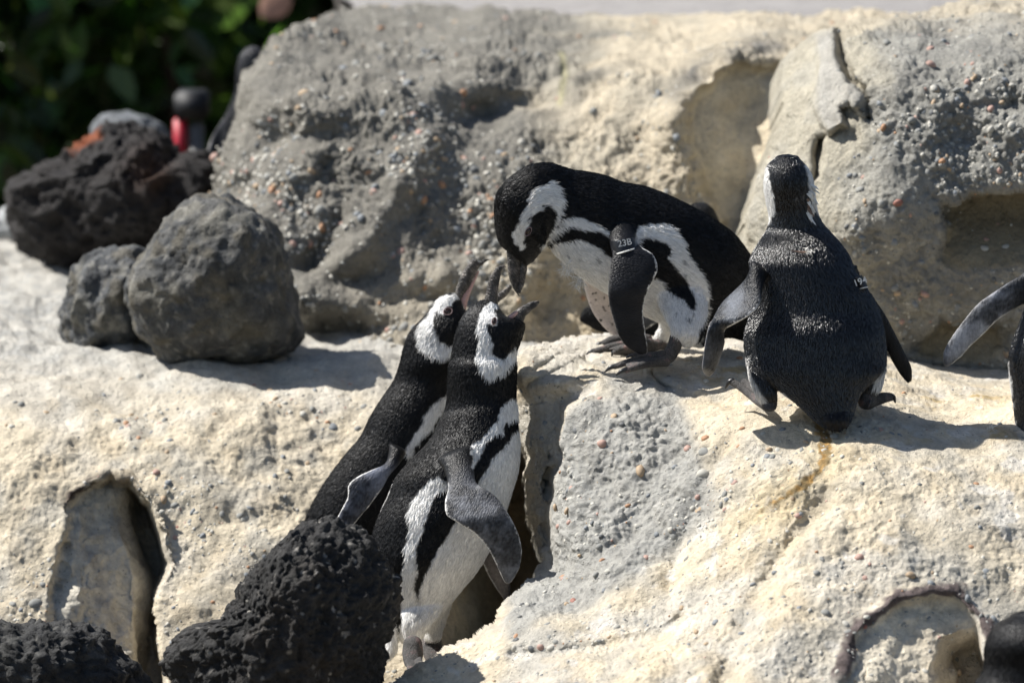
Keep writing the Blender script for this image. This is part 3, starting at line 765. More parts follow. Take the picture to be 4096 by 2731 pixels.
scatter(wall, 285, 1700, .0040, .0120, (8, 2, .5, 2.4, 1.2, .8, .15, 3), lambda u, v, p: (0.12 + sstep(-.1, .4, fbm(p, 5, 2))) * (0.25 + sstep(2200, 1800, u)) * (sdist(u, v, NICHE) < 10), 3)
for V, sz, mi in (((700, 217), .016, 3), ((680, 240), .012, 3), ((785, 160), .012, 1), ((818, 150), .011, 0), ((880, 255), .012, 1), ((635, 440), .012, 2), ((730, 445), .011, 2), ((742, 525), .010, 2), ((855, 400), .009, 2), ((1018, 418), .012, 2), ((975, 460), .010, 2), ((920, 570), .013, 4), ((875, 68), .010, 2), ((1060, 240), .011, 4), ((845, 122), .010, 4), ((720, 55), .008, 2), ((1000, 325), .010, 3), ((1015, 365), .010, 3)):
    pick(wall, V, sz, mi)
scatter(bould, 290, 700, .0028, .0095, (8, 3, .3, 1.6, 1.3, 1.2, .2, 4), lambda u, v, p: (0.1 + sstep(-.2, .4, fbm(p, 5, 2))) * (0.2 + sstep(3250, 3500, u)) * (1 - .85 * sstep(0, 40, sdist(u, v, RECESS))) * (1 - .85 * sstep(0, 40, sdist(u, v, RECESS2))), 4)
for V, sz, mi in (((2060, 465), .010, 6), ((2140, 155), .011, 4), ((2145, 243), .009, 3), ((2225, 190), .009, 4), ((2125, 680), .0095, 4), ((2195, 710), .012, 1), ((2195, 745), .010, 0), ((2055, 555), .009, 1), ((2230, 157), .009, 0), ((2120, 560), .010, 0), ((2180, 105), .009, 4), ((2310, 185), .009, 1), ((2035, 300), .008, 2), ((1975, 435), .010, 0), ((2035, 760), .010, 7)):
    pick(bould, V, sz, mi)

# ------------------------------------------------------------------ penguins
def catmull(rows, sub):
    r = np.array(rows, float); n = len(r); out = []
    for k in range(n - 1):
        p0, p1, p2, p3 = r[max(k - 1, 0)], r[k], r[k + 1], r[min(k + 2, n - 1)]
        for t in np.linspace(0, 1, sub, endpoint=False):
            out.append(0.5 * ((2 * p1) + (p2 - p0) * t + (2 * p0 - 5 * p1 + 4 * p2 - p3) * t * t + (3 * p1 - p0 - 3 * p2 + p3) * t ** 3))
    out.append(r[-1]); return np.array(out)

def loft(rows, sub=6, nseg=36, cap=(0.35, 0.35), b_abs=True):
    """rows: uL,vL,YL,uR,vR,YR,b -> closed tube; returns verts, faces, (edge coordinate, lengthwise coordinate)"""
    r = catmull(rows, sub)
    L = P(r[:, 0], r[:, 1], r[:, 2]); R = P(r[:, 3], r[:, 4], r[:, 5])
    c = (L + R) / 2; e1 = (R - L) / 2; a = np.linalg.norm(e1, axis=1); e1n = e1 / (a[:, None] + 1e-9)
    vw = c - CAM; vw /= np.linalg.norm(vw, axis=1)[:, None]
    e2 = vw - e1n * np.sum(vw * e1n, 1)[:, None]; e2 /= np.linalg.norm(e2, axis=1)[:, None]
    b = np.abs(r[:, 6])
    C_, A_, B_, S_ = [], [], [], []
    t0 = c[0] - c[1]; t0 /= np.linalg.norm(t0) + 1e-9; t1 = c[-1] - c[-2]; t1 /= np.linalg.norm(t1) + 1e-9
    n = len(r); ks = (0.999, 0.93, 0.75, 0.45)
    for k in ks:
        C_.append(c[0] + t0 * k * cap[0] * a[0]); A_.append(e1[0] * math.sqrt(1 - k * k)); B_.append(e2[0] * b[0] * math.sqrt(1 - k * k)); S_.append(0)
    for k in range(n): C_.append(c[k]); A_.append(e1[k]); B_.append(e2[k] * b[k]); S_.append(k / (n - 1))
    for k in ks[::-1]:
        C_.append(c[-1] + t1 * k * cap[1] * a[-1]); A_.append(e1[-1] * math.sqrt(1 - k * k)); B_.append(e2[-1] * b[-1] * math.sqrt(1 - k * k)); S_.append(1)
    th = np.linspace(0, 2 * np.pi, nseg, endpoint=False)
    m = len(C_)
    v = (np.array(C_)[:, None] + np.cos(th)[None, :, None] * np.array(A_)[:, None] + np.sin(th)[None, :, None] * np.array(B_)[:, None]).reshape(-1, 3)
    ed = np.stack([np.tile(np.cos(th), m), np.repeat(S_, nseg), np.tile(np.sin(th), m)], 1)
    idx = np.arange(m * nseg).reshape(m, nseg); nx = np.roll(idx, -1, 1)
    f = np.stack([idx[:-1], nx[:-1], nx[1:], idx[1:]], -1).reshape(-1, 4).tolist()
    f.append(idx[0][::-1].tolist()); f.append(idx[-1].tolist())
    # outward orientation
    vol = 0
    tri = np.array([[q[0], q[1], q[2]] for q in f[:-2]] + [[q[0], q[2], q[3]] for q in f[:-2]])
    cc = v.mean(0); vol = np.sum(np.einsum('ij,ij->i', v[tri[:, 0]] - cc, np.cross(v[tri[:, 1]] - cc, v[tri[:, 2]] - cc)))
    if vol < 0: f = [q[::-1] for q in f]
    return v, f, ed

def rows(*spec):
    """(frame, xL, yL, xR, yR, Y, b) with Y a number or (YL, YR); b>0 metres, b<0 ratio of half-width"""
    out = []
    for s in spec:
        (uL, vL), (uR, vR) = F(s[0], (s[1], s[2]), (s[3], s[4]))
        YL, YR = s[5] if hasattr(s[5], '__len__') else (s[5], s[5])
        b = s[6]
        if b < 0: b = -b * math.hypot(uR - uL, vR - vL) / 2 / 2202
        out.append((uL, vL, YL, uR, vR, YR, b))
    return out

def tube(pts, nseg=10):
    """pts: frame, x, y, Y, radius(m)"""
    out = []
    q = [(*F(f, (x, y))[0], Y, r) for f, x, y, Y, r in pts]
    for k, (u, v, Y, r) in enumerate(q):
        a = q[max(k - 1, 0)]; b = q[min(k + 1, len(q) - 1)]
        dx, dy = b[0] - a[0], b[1] - a[1]; L = math.hypot(dx, dy) + 1e-6
        nx, ny = -dy / L * r * 2202, dx / L * r * 2202
        out.append((u + nx, v + ny, Y, u - nx, v - ny, Y, r))
    return loft(out, 4, nseg, (.8, .8))

def joined(parts):
    V_, F_, off = [], [], 0
    for v, f, e in parts:
        V_.append(v); F_ += [[i + off for i in q] for q in f]; off += len(v)
    return np.vstack(V_), F_

def remesh(parts, voxel, smooth=4):
    v, f = joined(parts)
    me = bpy.data.meshes.new('tmp'); me.from_pydata(v.tolist(), [], f); me.update()
    o = bpy.data.objects.new('tmp', me); COL.objects.link(o)
    md = o.modifiers.new('r', 'REMESH'); md.mode = 'VOXEL'; md.voxel_size = voxel; md.use_smooth_shade = True
    ms = o.modifiers.new('s', 'SMOOTH'); ms.factor = 0.5; ms.iterations = smooth
    dg = bpy.context.evaluated_depsgraph_get(); dg.update()
    new = bpy.data.meshes.new_from_object(o.evaluated_get(dg))
    bpy.data.objects.remove(o); bpy.data.meshes.remove(me)
    return new

BLK = np.array([0.0065, 0.0067, 0.0075]); WHT = np.array([0.84, 0.83, 0.805])

def plumage(ob, me, co, col, part, near, cents, n, lens, seed, avoid=(), sleek=False, axv=np.array([0, 0, 1.0])):
    """short feathers laid along the body, root to tip towards the tail or the flipper tip"""
    r = np.random.default_rng(seed)
    me.calc_loop_triangles()
    nt = len(me.loop_triangles); tri = np.empty(nt * 3, np.int32); me.loop_triangles.foreach_get('vertices', tri); tri = tri.reshape(-1, 3)
    nv = np.empty(len(me.vertices) * 3, np.float32); me.vertex_normals.foreach_get('vector', nv); nv = nv.reshape(-1, 3).astype(float)
    ar = np.linalg.norm(np.cross(co[tri[:, 1]] - co[tri[:, 0]], co[tri[:, 2]] - co[tri[:, 0]]), axis=1)
    k = r.choice(nt, n, p=ar / ar.sum()); w = r.dirichlet((1, 1, 1), n)
    t = tri[k]; p = (co[t] * w[..., None]).sum(1); nn = (nv[t] * w[..., None]).sum(1); nn /= np.linalg.norm(nn, axis=1)[:, None] + 1e-9
    c = (col[t] * w[..., None]).sum(1); v0 = t[:, 0]
    av = np.ones(n, bool); pu, pv_ = proj(p)
    for fr, x, y, rr in avoid:
        (cu, cv_), = F(fr, (x, y)); av &= np.hypot(pu - cu, pv_ - cv_) > rr
    k, p, nn, c, v0 = k[av], p[av], nn[av], c[av], v0[av]; n = len(k)
    lm = c.mean(1); px = p - np.outer(p @ axv, axv) * .62
    c = c * (1 + (0.0 if sleek else 1.0) * sstep(.3, .05, lm) * (1.1 * sstep(.5, .15, worley(px, 170)) - .35))[:, None]  # lighter feather cells on dark plumage, with small glints painted into the strand colour
    flow = np.zeros((n, 3)); L = np.zeros(n); lift = np.zeros(n)
    for q, (cen, sign, ln, lf) in enumerate(cents):
        m = part[v0] == q
        if not m.any(): continue
        rg = np.clip(near[v0][m], 1, len(cen) - 2); g = np.gradient(cen, axis=0)
        for _ in range(3): g[1:-1] = (g[:-2] + g[1:-1] * 2 + g[2:]) / 4
        flow[m] = g[rg] * sign; L[m] = ln * (1 - (.45 * sstep(.7, .85, rg / len(cen)) if q == 0 else 0)); lift[m] = lf
    lum = c.mean(1); L = L * (1 + .5 * sstep(.2, .6, lum) * (L > .004)) * r.uniform(.6, 1.2, n) * lens
    flow -= nn * np.sum(flow * nn, 1)[:, None]; flow /= np.linalg.norm(flow, axis=1)[:, None] + 1e-9
    side = np.cross(nn, flow)
    clump = fbm(p, 110, 1)
    f = flow + side * (r.normal(0, .16, n) + .35 * clump)[:, None]; f /= np.linalg.norm(f, axis=1)[:, None]
    lf = (lift * r.uniform(.5, 1.5, n))[:, None]
    p0 = p - nn * .0006; p1 = p0 + (f + nn * lf * 1.3) * L[:, None] * .5; p2 = p0 + (f + nn * lf * .75) * L[:, None]
    cv = bpy.data.hair_curves.new('plumage'); cv.add_curves([3] * n)
    cv.points.foreach_set('position', np.stack([p0, p1, p2], 1).astype(np.float32).ravel())
    rad = np.tile(np.array([.00042, .00040, .00010], np.float32), n)
    (cv.attributes.get('radius') or cv.attributes.new('radius', 'FLOAT', 'POINT')).data.foreach_set('value', rad)
    a = cv.attributes.new('tint', 'FLOAT_COLOR', 'CURVE')
    cc = np.ones((n, 4), np.float32); cc[:, :3] = c * r.uniform(.75, 1.2, n)[:, None] + (np.clip(r.normal(0, 1, n) - 1.1, 0, 1.4) * .012 * sstep(.3, .05, lum))[:, None]
    a.data.foreach_set('color', cc.ravel())
    h = bpy.data.objects.new('plumage', cv); COL.objects.link(h); cv.materials.append(M['sleek' if sleek else 'strands']); h.parent = ob; h['kind'] = 'stuff'
    return h

def penguin(label, group, trunk, limbs, flips, paint, lat_rot=0.0, axis=None, voxel=.0022, strands=60000, lens=1.0, avoid=(), sleek=False, tail=()):
    """one continuous body from trunk loft, leg lofts and flipper lofts, then plumage painted per point"""
    parts = [trunk] + limbs + [f[0] for f in flips]
    if tail: parts[1:1] = []; parts += tail
    me = remesh(parts, voxel)
    n = len(me.vertices); co = np.empty(n * 3, np.float32); me.vertices.foreach_get('co', co); co = co.reshape(-1, 3).astype(float)
    kd_pts = np.vstack([q[0] for q in parts]); pid = np.concatenate([np.full(len(q[0]), k) for k, q in enumerate(parts)]); ed = np.vstack([q[2] for q in parts])
    kd = KDTree(len(kd_pts))
    for k, q in enumerate(kd_pts): kd.insert(q, k)
    kd.balance()
    near = np.array([kd.find(q)[1] for q in co])
    part = pid[near]; ed = ed[near]
    # spine frame for the mirror: lateral axis = view axis turned about the body
    tc = trunk[0].reshape(-1, 36, 3).mean(1); rings = len(tc)
    ring = np.where(part == 0, near // 36, np.argmin(((co[:, None] - tc[None]) ** 2).sum(2), 1)) if n * rings < 4e7 else np.zeros(n, int)
    c0 = tc[np.clip(ring, 0, rings - 1)]
    lat = np.array([math.sin(lat_rot), math.cos(lat_rot), 0.0])
    dlat = (co - c0) @ lat
    mir = co - 2 * np.maximum(dlat, 0)[:, None] * lat
    s_len = np.clip(ring / rings, 0, 1)
    # slight feather unevenness of the contour
    u, v = proj(mir)
    jit = np.stack([u / 9, v / 9, np.zeros(n)], 1)
    ju = u + 5.0 * perlin(jit) + 7 * perlin(jit * .35 + 7); jv = v + 5.0 * perlin(jit + 13.1) + 7 * perlin(jit * .35 + 3)
    col = np.tile(BLK, (n, 1))
    col = paint(col, ju, jv, part, s_len, dlat, co)
    for k, (lf, kind) in enumerate(flips):
        m = part == 1 + len(limbs) + k
        t = ed[:, 0]; sgn = kind.get('edge', 1)
        base = np.tile(np.asarray(kind.get('base', (.030, .032, .037))), (n, 1)) * (1 + .5 * fbm(co, 30, 2))[:, None]
        if not kind.get('plain'): base = base * (.5 + 1.25 * sstep(-.25, .5, fbm(co + k, 17, 4)) + .5 * perlin(co * 200))[:, None]
        if kind.get('under'):
            base = np.tile([.52, .46, .43], (n, 1)); sp = sstep(.45, .6, perlin(co * 130)); base = blend(base, sp, BLK)
        e_n = .05 * perlin(co * 260) + .04 * perlin(co * 90)
        e = np.maximum(sstep(kind.get('w', .86), .97, t * sgn + e_n) * sstep(.15, .3, ed[:, 1]), kind.get('both', 0) * sstep(.93, .99, -t * sgn + e_n) * sstep(.35, .5, ed[:, 1]))
        base = blend(base, e * .9, WHT)
        blendm = sstep(.05, .3, ed[:, 1])
        # underside of the flipper
        far = sstep(.2, .5, ed[:, 2]) * kind.get('farwhite', 1)
        base = blend(base, far * sstep(.2, .4, ed[:, 1]) * .8, [.5, .46, .44])
        col = np.where(m[:, None], col * (1 - blendm[:, None]) + base * blendm[:, None], col)
    ax = np.asarray(axis if axis is not None else tc[-8] - tc[8], float); ax = ax / np.linalg.norm(ax)
    e1 = np.cross(ax, [0, 1, 0]); e1 /= np.linalg.norm(e1); e2 = np.cross(ax, e1)
    ob = bpy.data.objects.new('penguin', me); COL.objects.link(ob)
    me.materials.clear(); me.materials.append(M['feather'])
    me.polygons.foreach_set('use_smooth', np.ones(len(me.polygons), bool))
    set_col(me, col, 'plume'); set_vec(me, np.stack([co @ ax, co @ e1, co @ e2], 1), 'feather')
    tag(ob, label, 'penguin', group)
    if strands:
        off = np.cumsum([0] + [len(q[0]) for q in parts]); nr = (near - off[part]) // 36
        cents = [(q[0].reshape(-1, 36, 3).mean(1), -1 if k == 0 else 1, *((.0080, .20) if k <= len(limbs) else (.0026, .10))) for k, q in enumerate(parts)]
        plumage(ob, me, co, col, part, nr, cents, strands, lens, len(label), avoid, sleek, ax)
    bv = BVHTree.FromObject(ob, bpy.context.evaluated_depsgraph_get()) if False else BVHTree.FromPolygons([Vector(q) for q in co], [p.vertices[:] for p in me.polygons])
    return ob, bv, (tc, lat)

def hit(bv, f, x, y):
    u, v = F(f, (x, y))[0]
    d = Vector(ray(np.array(u), np.array(v))).normalized()
    h = bv.ray_cast(Vector(CAM), d)
    return (h[0], h[1]) if h[0] else (None, None)

def ellipsoid(c, ax, ay, az, nrm, roll, nseg=16):
    """flattened ellipsoid lying against a surface normal"""
    q = nrm.to_track_quat('Z', 'Y') @ Matrix.Rotation(roll, 3, 'Z').to_quaternion()
    bm = bmesh.new(); bmesh.ops.create_uvsphere(bm, u_segments=nseg, v_segments=nseg // 2 + 2, radius=1)
    R = q.to_matrix()
    v = [c + R @ Vector((x.co.x * ax, x.co.y * ay, x.co.z * az)) for x in bm.verts]; f = [[w.index for w in q2.verts] for q2 in bm.faces]; bm.free()
    return [w[:] for w in v], f

def eye(ob, bv, mirror, f, x, y, r, aspect=1.25, roll=0.0):
    p, n = hit(bv, f, x, y)
    if p is None: return
    tc, lat = mirror; latv = Vector(lat)
    cen = Vector(tc[np.argmin(((tc - np.array(p)) ** 2).sum(1))])
    for side in (0, 1):
        pp, nn = (p, n) if side == 0 else (p - latv * 2 * (p - cen).dot(latv), n - latv * 2 * n.dot(latv))
        # ring of bare skin
        z = Vector(nn); up = Vector((0, 0, 1)); xx = up.cross(z).normalized(); yy = z.cross(xx)
        cr, sr = math.cos(roll), math.sin(roll)
        xx, yy = xx * cr + yy * sr, yy * cr - xx * sr
        V_, F_ = [], []
        for a in range(20):
            A = a / 20 * 2 * math.pi
            for b in range(6):
                B = b / 6 * 2 * math.pi; rr = r * 1.06 + r * .13 * math.cos(B)
                V_.append((pp + xx * math.cos(A) * rr + yy * math.sin(A) * rr * (1 / aspect) + z * (r * .25 * math.sin(B) + r * .05))[:])
                F_.append([a * 6 + b, ((a + 1) % 20) * 6 + b, ((a + 1) % 20) * 6 + (b + 1) % 6, a * 6 + (b + 1) % 6])
        e = mesh_obj('eye', *ellball(pp + z * r * -.25, xx * r, yy * r / aspect, z * r * .65), M['eye'], ob)
        mesh_obj('eye_ring', V_, F_, M['eyering'], e)

def ellball(c, ax, ay, az):
    bm = bmesh.new(); bmesh.ops.create_uvsphere(bm, u_segments=16, v_segments=10, radius=1)
    v = [(c + ax * x.co.x + ay * x.co.y + az * x.co.z)[:] for x in bm.verts]; f = [[w.index for w in q.verts] for q in bm.faces]; bm.free()
    return v, f

def part_loft(name, rws, mat, parent, nseg=20, sub=6, cap=(.2, .5), rough=0):
    v, f, e = loft(rws, sub, nseg, cap)
    if rough:
        q = v + 0.0
        d = rough * fbm(q, 160, 3)
        c = v.reshape(-1, nseg, 3).mean(1).repeat(nseg, 0)
        n = v - c; n /= np.linalg.norm(n, axis=1)[:, None] + 1e-9
        v = v + n * d[:, None]
    return mesh_obj(name, v, f, mat, parent)

def foot(ob, tubes, claws, web=()):
    v, f = joined([loft(rows(*w), 4, 14, (.1, .1)) for w in web] + [tube([(*q[:4], q[4] * .66) for q in t], 12) for t in tubes])
    ft = mesh_obj('foot', v, f, M['foot'], ob)
    for c in claws:
        v, f, e = tube([(*q[:4], q[4] * .66) for q in c], 8); mesh_obj('claw', v, f, M['claw'], ft)
    return ft

def feather_strip(name, p, d, nrm, length, width, curl, mat, parent=None, n=7):
    d = Vector(d).normalized(); nrm = Vector(nrm).normalized(); s = d.cross(nrm).normalized()
    V_, F_ = [], []
    for k in range(n):
        t = k / (n - 1); w = width * math.sin(math.pi * min(1, .15 + t * .85)) ** .7 * .5
        c = Vector(p) + d * length * t + nrm * (curl * length * t * t)
        V_ += [(c - s * w)[:], (c + nrm * w * .25)[:], (c + s * w)[:]]
        if k: b = k * 3; F_ += [[b - 3, b - 2, b + 1, b], [b - 2, b - 1, b + 2, b + 1]]
    return mesh_obj(name, V_, F_, mat, parent)

GROUP = 'penguins standing on the concrete rocks'
def polys(*ps): return [([q for f, *pts in [p] for q in F(f, *pts)] if isinstance(p[0], str) else [q for seg in p for q in F(seg[0], *seg[1:])]) for p in ps]
def soft(u, v, poly, w=4.0): return sstep(-w, w, sdist(u, v, poly))

# ---- calling penguin in front
YB = lambda t: -0.10 + 0.12 * t
B_tr = loft(rows(('c', 870, 1110, 1130, 1060, YB(0), -.85), ('c', 760, 920, 1270, 900, YB(.05), -.85), ('c', 660, 700, 1440, 700, YB(.12), -.85), ('c', 610, 450, 1620, 470, YB(.2), -.85), ('c', 640, 240, 1745, 230, YB(.3), -.85),
                 ('b', 690, 1300, 1840, 1220, YB(.38), -.85), ('b', 790, 1090, 1905, 1020, YB(.46), -.85), ('b', 860, 920, 1955, 830, YB(.53), -.87), ('b', 1000, 755, 1968, 650, YB(.6), -.9), ('b', 1150, 600, 1957, 450, YB(.67), -.9),
                 ('b', 1250, 410, 1946, 290, YB(.74), -.9), ('b', 1308, 270, 1938, 180, YB(.8), -.92), ('a', 918, 1510, 1782, 1470, YB(.85), -.9), ('a', 955, 1330, 1772, 1330, YB(.9), -.85), ('a', 990, 1150, 1812, 1190, YB(.93), -.8),
                 ('a', 1022, 1000, 1865, 1040, YB(.95), -.72), ('a', 1085, 850, 1866, 910, YB(.97), -.68), ('a', 1190, 705, 1660, 835, YB(.99), -.8), ('a', 1300, 640, 1580, 760, YB(1), -.8), ('a', 1385, 622, 1535, 690, YB(1), -.8)), cap=(.5, .2))
B_legs = [loft(rows(('c', 960, 520, 1330, 540, YB(.1) + .03, -.6), ('c', 885, 800, 1300, 800, YB(.05) - .018, -.6), ('c', 905, 960, 1200, 960, YB(.05) - .045, -.62), ('c', 930, 1080, 1120, 1080, YB(.05) - .05, -.7), ('c', 950, 1165, 1075, 1172, YB(.05) - .05, -.9)), cap=(.3, .3)),
          loft(rows(('c', 1000, 650, 1420, 660, YB(.1), -.5), ('c', 1080, 900, 1335, 880, YB(.05) + .05, -.6), ('c', 1110, 1050, 1285, 1030, YB(.05) + .06, -.7), ('c', 1115, 1120, 1262, 1110, YB(.05) + .06, -.9)), cap=(.3, .3)),
          loft(rows(('c', 760, 980, 900, 1000, YB(0), .02), ('c', 755, 1120, 880, 1160, YB(0), .022), ('c', 740, 1240, 850, 1260, YB(0) - .01, .018), ('c', 715, 1340, 760, 1345, YB(0) - .02, .01)), cap=(.3, .3))]
B_fl = [(loft(rows(('b', 1230, 760, 1545, 640, -0.120, .03), ('b', 1300, 880, 1560, 800, -0.160, .02), ('b', 1325, 1000, 1580, 960, -0.190, .012), ('b', 1296, 1140, 1700, 1040, (-0.210, -0.210), .009), ('b', 1310, 1250, 1790, 1120, (-0.225, -0.220), .009),
                     ('b', 1400, 1315, 1870, 1240, -0.235, .009), ('c', 1540, 170, 1930, 120, -0.240, .008), ('c', 1660, 290, 1972, 230, -0.240, .008), ('c', 1725, 400, 1990, 350, -0.240, .007), ('c', 1780, 520, 1965, 500, -0.235, .006), ('c', 1830, 620, 1895, 620, -0.230, .005)), cap=(.3, .4)), dict(edge=-1, w=.9, both=.5, base=(.095, .098, .108))),
        (loft(rows(('b', 1800, 800, 1900, 800, 0.060, .02), ('b', 1820, 1100, 1920, 1000, 0.100, .012), ('c', 1600, 250, 1800, 200, 0.110, .008), ('c', 1650, 480, 1830, 420, 0.110, .007), ('c', 1740, 650, 1880, 600, 0.110, .006), ('c', 1830, 780, 1890, 740, 0.110, .005)), cap=(.3, .4)), dict(edge=-1, base=(.10, .09, .085)))]
B_head = polys(('a', (1470, 635), (1360, 720), (1322, 800), (1285, 900), (1280, 1050), (1300, 1130), (1290, 1230), (1258, 1380), (1308, 1450), (1325, 1520), (1380, 1600), (1440, 1625), (1500, 1610), (1600, 1560), (1690, 1490), (1740, 1420), (1775, 1330), (1800, 1270), (1765, 1205), (1690, 1300), (1630, 1375), (1560, 1370), (1490, 1330), (1465, 1260), (1482, 1180), (1460, 1090), (1410, 1010), (1395, 940), (1440, 930), (1480, 945), (1530, 945), (1522, 850), (1490, 770), (1500, 742), (1545, 735), (1540, 690)))[0]
B_band = polys(('b', (1960, 190), (1880, 230), (1800, 300), (1770, 400), (1700, 480), (1640, 560), (1540, 620), (1525, 680), (1548, 760), (1556, 860), (1590, 760), (1640, 680), (1660, 590), (1720, 560), (1780, 520), (1830, 510), (1820, 440), (1880, 420), (1965, 380)))[0]
B_belly = polys([('b', (1980, 455), (1890, 540), (1860, 610), (1800, 680), (1720, 750), (1700, 800), (1640, 880), (1600, 960), (1560, 1030), (1500, 1150), (1400, 1310)), ('c', (1310, 230), (1240, 330), (1180, 440), (1120, 560), (1090, 650), (1060, 730), (1040, 800), (1000, 900), (960, 1000), (930, 1110), (940, 1260), (1500, 1260), (1500, 800), (2100, 100)), ('b', (2100, 700))])[0]
B_flank = polys([('b', (1240, 908), (1345, 985), (1300, 1035), (1210, 1062), (1160, 1200), (1120, 1330), (1080, 1450)), ('c', (1045, 300), (1035, 420), (1060, 520), (1030, 620), (1020, 700), (1060, 800), (1100, 1000), (1080, 1260), (940, 1260), (890, 1200), (880, 1080), (912, 950), (900, 800), (880, 620), (910, 520), (940, 420), (930, 300)), ('b', (960, 1470), (980, 1350), (955, 1230), (1010, 1110), (1100, 1010), (1180, 920))])[0]
def paint_B(col, u, v, part, s, dl, co):
    for p in (B_band, B_belly, B_flank, B_head): col = blend(col, soft(u, v, p), WHT)
    for x, y, r in ((1060, 760, 26), (1070, 930, 14)):
        (cu, cv), = F('c', (x, y)); col = blend(col, .7 * np.exp(-((u - cu) ** 2 + ((v - cv) / 2) ** 2) / (r / 2.24) ** 2), BLK * 4)
    for x, y, r in ((1312, 460, 6), (1500, 272, 4), (1210, 535, 4), (1435, 540, 4), (1540, 330, 3), (1380, 712, 4)):
        (cu, cv), = F('c', (x, y)); col = blend(col, np.exp(-((u - cu) ** 2 + (v - cv) ** 2) / (r / 1.6) ** 2), BLK)
    m = (part == 3) | (part == 2)
    col = np.where((part == 3)[:, None], blend(np.tile(WHT, (len(u), 1)), sstep(2610, 2650, v) * sstep(.1, .5, perlin(co * 60)), [.12, .06, .02]), col)
    return col
pb, bvb, mb = penguin('calling penguin in front, white belly towards us, beak wide open beside the lava rock', GROUP, B_tr, B_legs, B_fl, paint_B, lat_rot=-.45, avoid=[('a', 1495, 893, 24), ('a', 1660, 850, 22)])
part_loft('upper_beak', rows(('a', 1372, 640, 1540, 700, YB(1), -.62), ('a', 1400, 490, 1543, 520, YB(1), -.6), ('a', 1430, 365, 1562, 390, YB(1), -.55), ('a', 1475, 280, 1580, 290, YB(1), -.55), ('a', 1530, 215, 1590, 247, YB(1), -.6), ('a', 1592, 190, 1618, 219, YB(1), -.6), ('a', 1642, 203, 1650, 215, YB(1), -.6)), M['horn'], pb, rough=.0008)
lb = part_loft('lower_beak', rows(('a', 1560, 930, 1850, 960, YB(1), -.5), ('a', 1690, 808, 1876, 866, YB(1), -.55), ('a', 1800, 733, 1895, 826, YB(1), -.55), ('a', 1900, 673, 1960, 765, YB(1), -.55), ('a', 1985, 640, 2025, 712, YB(1), -.55), ('a', 2045, 638, 2062, 662, YB(1), -.5)), M['horn'], pb, rough=.001)
part_loft('mouth_lining', rows(('a', 1600, 870, 1640, 885, YB(1) - .004, -.9), ('a', 1655, 848, 1680, 872, YB(1) - .012, -.6), ('a', 1715, 805, 1740, 850, YB(1) - .014, -.4), ('a', 1775, 770, 1795, 795, YB(1) - .013, -.4)), M['pink'], lb, 12)
eye(pb, bvb, mb, 'a', 1495, 893, .0068, 1.75, 1.35)
foot(pb, [[('c', 1010, 1165, -0.220, .026), ('c', 1010, 1260, -0.230, .029), ('c', 1010, 1350, -0.250, .024)], [('c', 1010, 1320, -0.250, .02), ('c', 1000, 1400, -0.300, .014), ('c', 985, 1440, -0.340, .01)], [('c', 1030, 1320, -0.250, .02), ('c', 1070, 1390, -0.300, .014), ('c', 1090, 1440, -0.340, .01)]], [[('c', 985, 1440, -0.340, .007), ('c', 980, 1460, -0.360, .003)]])
foot(pb, [[('c', 1180, 1105, 0.000, .026), ('c', 1180, 1200, -0.020, .03), ('c', 1200, 1290, -0.040, .026)], [('c', 1200, 1280, -0.040, .022), ('c', 1250, 1330, -0.090, .014)]], [[('c', 1250, 1330, -0.090, .008), ('c', 1262, 1345, -0.100, .003)]])

# ---- calling penguin behind
YA = lambda t: 0.16 + 0.05 * t
A_tr = loft(rows(('b', 60, 2150, 500, 2200, YA(0), -.85), ('b', -60, 1850, 780, 1900, YA(.1), -.85), ('b', -10, 1520, 900, 1620, YA(.2), -.85), ('b', 68, 1240, 1020, 1350, YA(.3), -.85), ('b', 225, 955, 1150, 1080, YA(.4), -.85), ('b', 395, 725, 1270, 830, YA(.5), -.87), ('b', 537, 555, 1350, 620, YA(.58), -.9),
                 ('b', 637, 358, 1400, 420, YA(.66), -.9), ('b', 735, 205, 1420, 250, YA(.72), -.9), ('b', 838, 50, 1400, 60, YA(.78), -.9), ('a', 308, 1430, 1130, 1400, YA(.82), -.9), ('a', 370, 1180, 1150, 1200, YA(.88), -.82), ('a', 448, 1012, 1200, 1020, YA(.91), -.76), ('a', 580, 872, 1220, 885, YA(.94), -.7),
                 ('a', 690, 742, 1180, 800, YA(.96), -.68), ('a', 790, 612, 1110, 725, YA(.98), -.75), ('a', 900, 549, 1085, 650, YA(1), -.8), ('a', 990, 541, 1068, 600, YA(1), -.8)), cap=(.4, .2))
A_legs = [loft(rows(('b', 100, 2050, 330, 2050, YA(0) - .06, -.8), ('b', 130, 2300, 280, 2300, YA(0) - .06, -.8)), cap=(.3, .3)), loft(rows(('b', 300, 2100, 500, 2100, YA(0) + .06, -.8), ('b', 320, 2330, 460, 2330, YA(0) + .06, -.8)), cap=(.3, .3))]
A_fl = [(loft(rows(('b', 800, 620, 960, 690, 0.070, .02), ('b', 770, 780, 885, 805, 0.045, .012), ('b', 650, 845, 800, 900, 0.030, .009), ('b', 520, 905, 745, 1005, 0.020, .008), ('b', 432, 985, 690, 1080, 0.015, .008), ('b', 425, 1090, 625, 1170, 0.010, .007), ('b', 372, 1200, 555, 1250, 0.010, .007), ('b', 322, 1310, 450, 1380, 0.010, .006), ('b', 330, 1450, 380, 1460, 0.010, .005)), cap=(.3, .4)), dict(edge=-1, w=.9, both=.9, base=(.06, .066, .085)))]
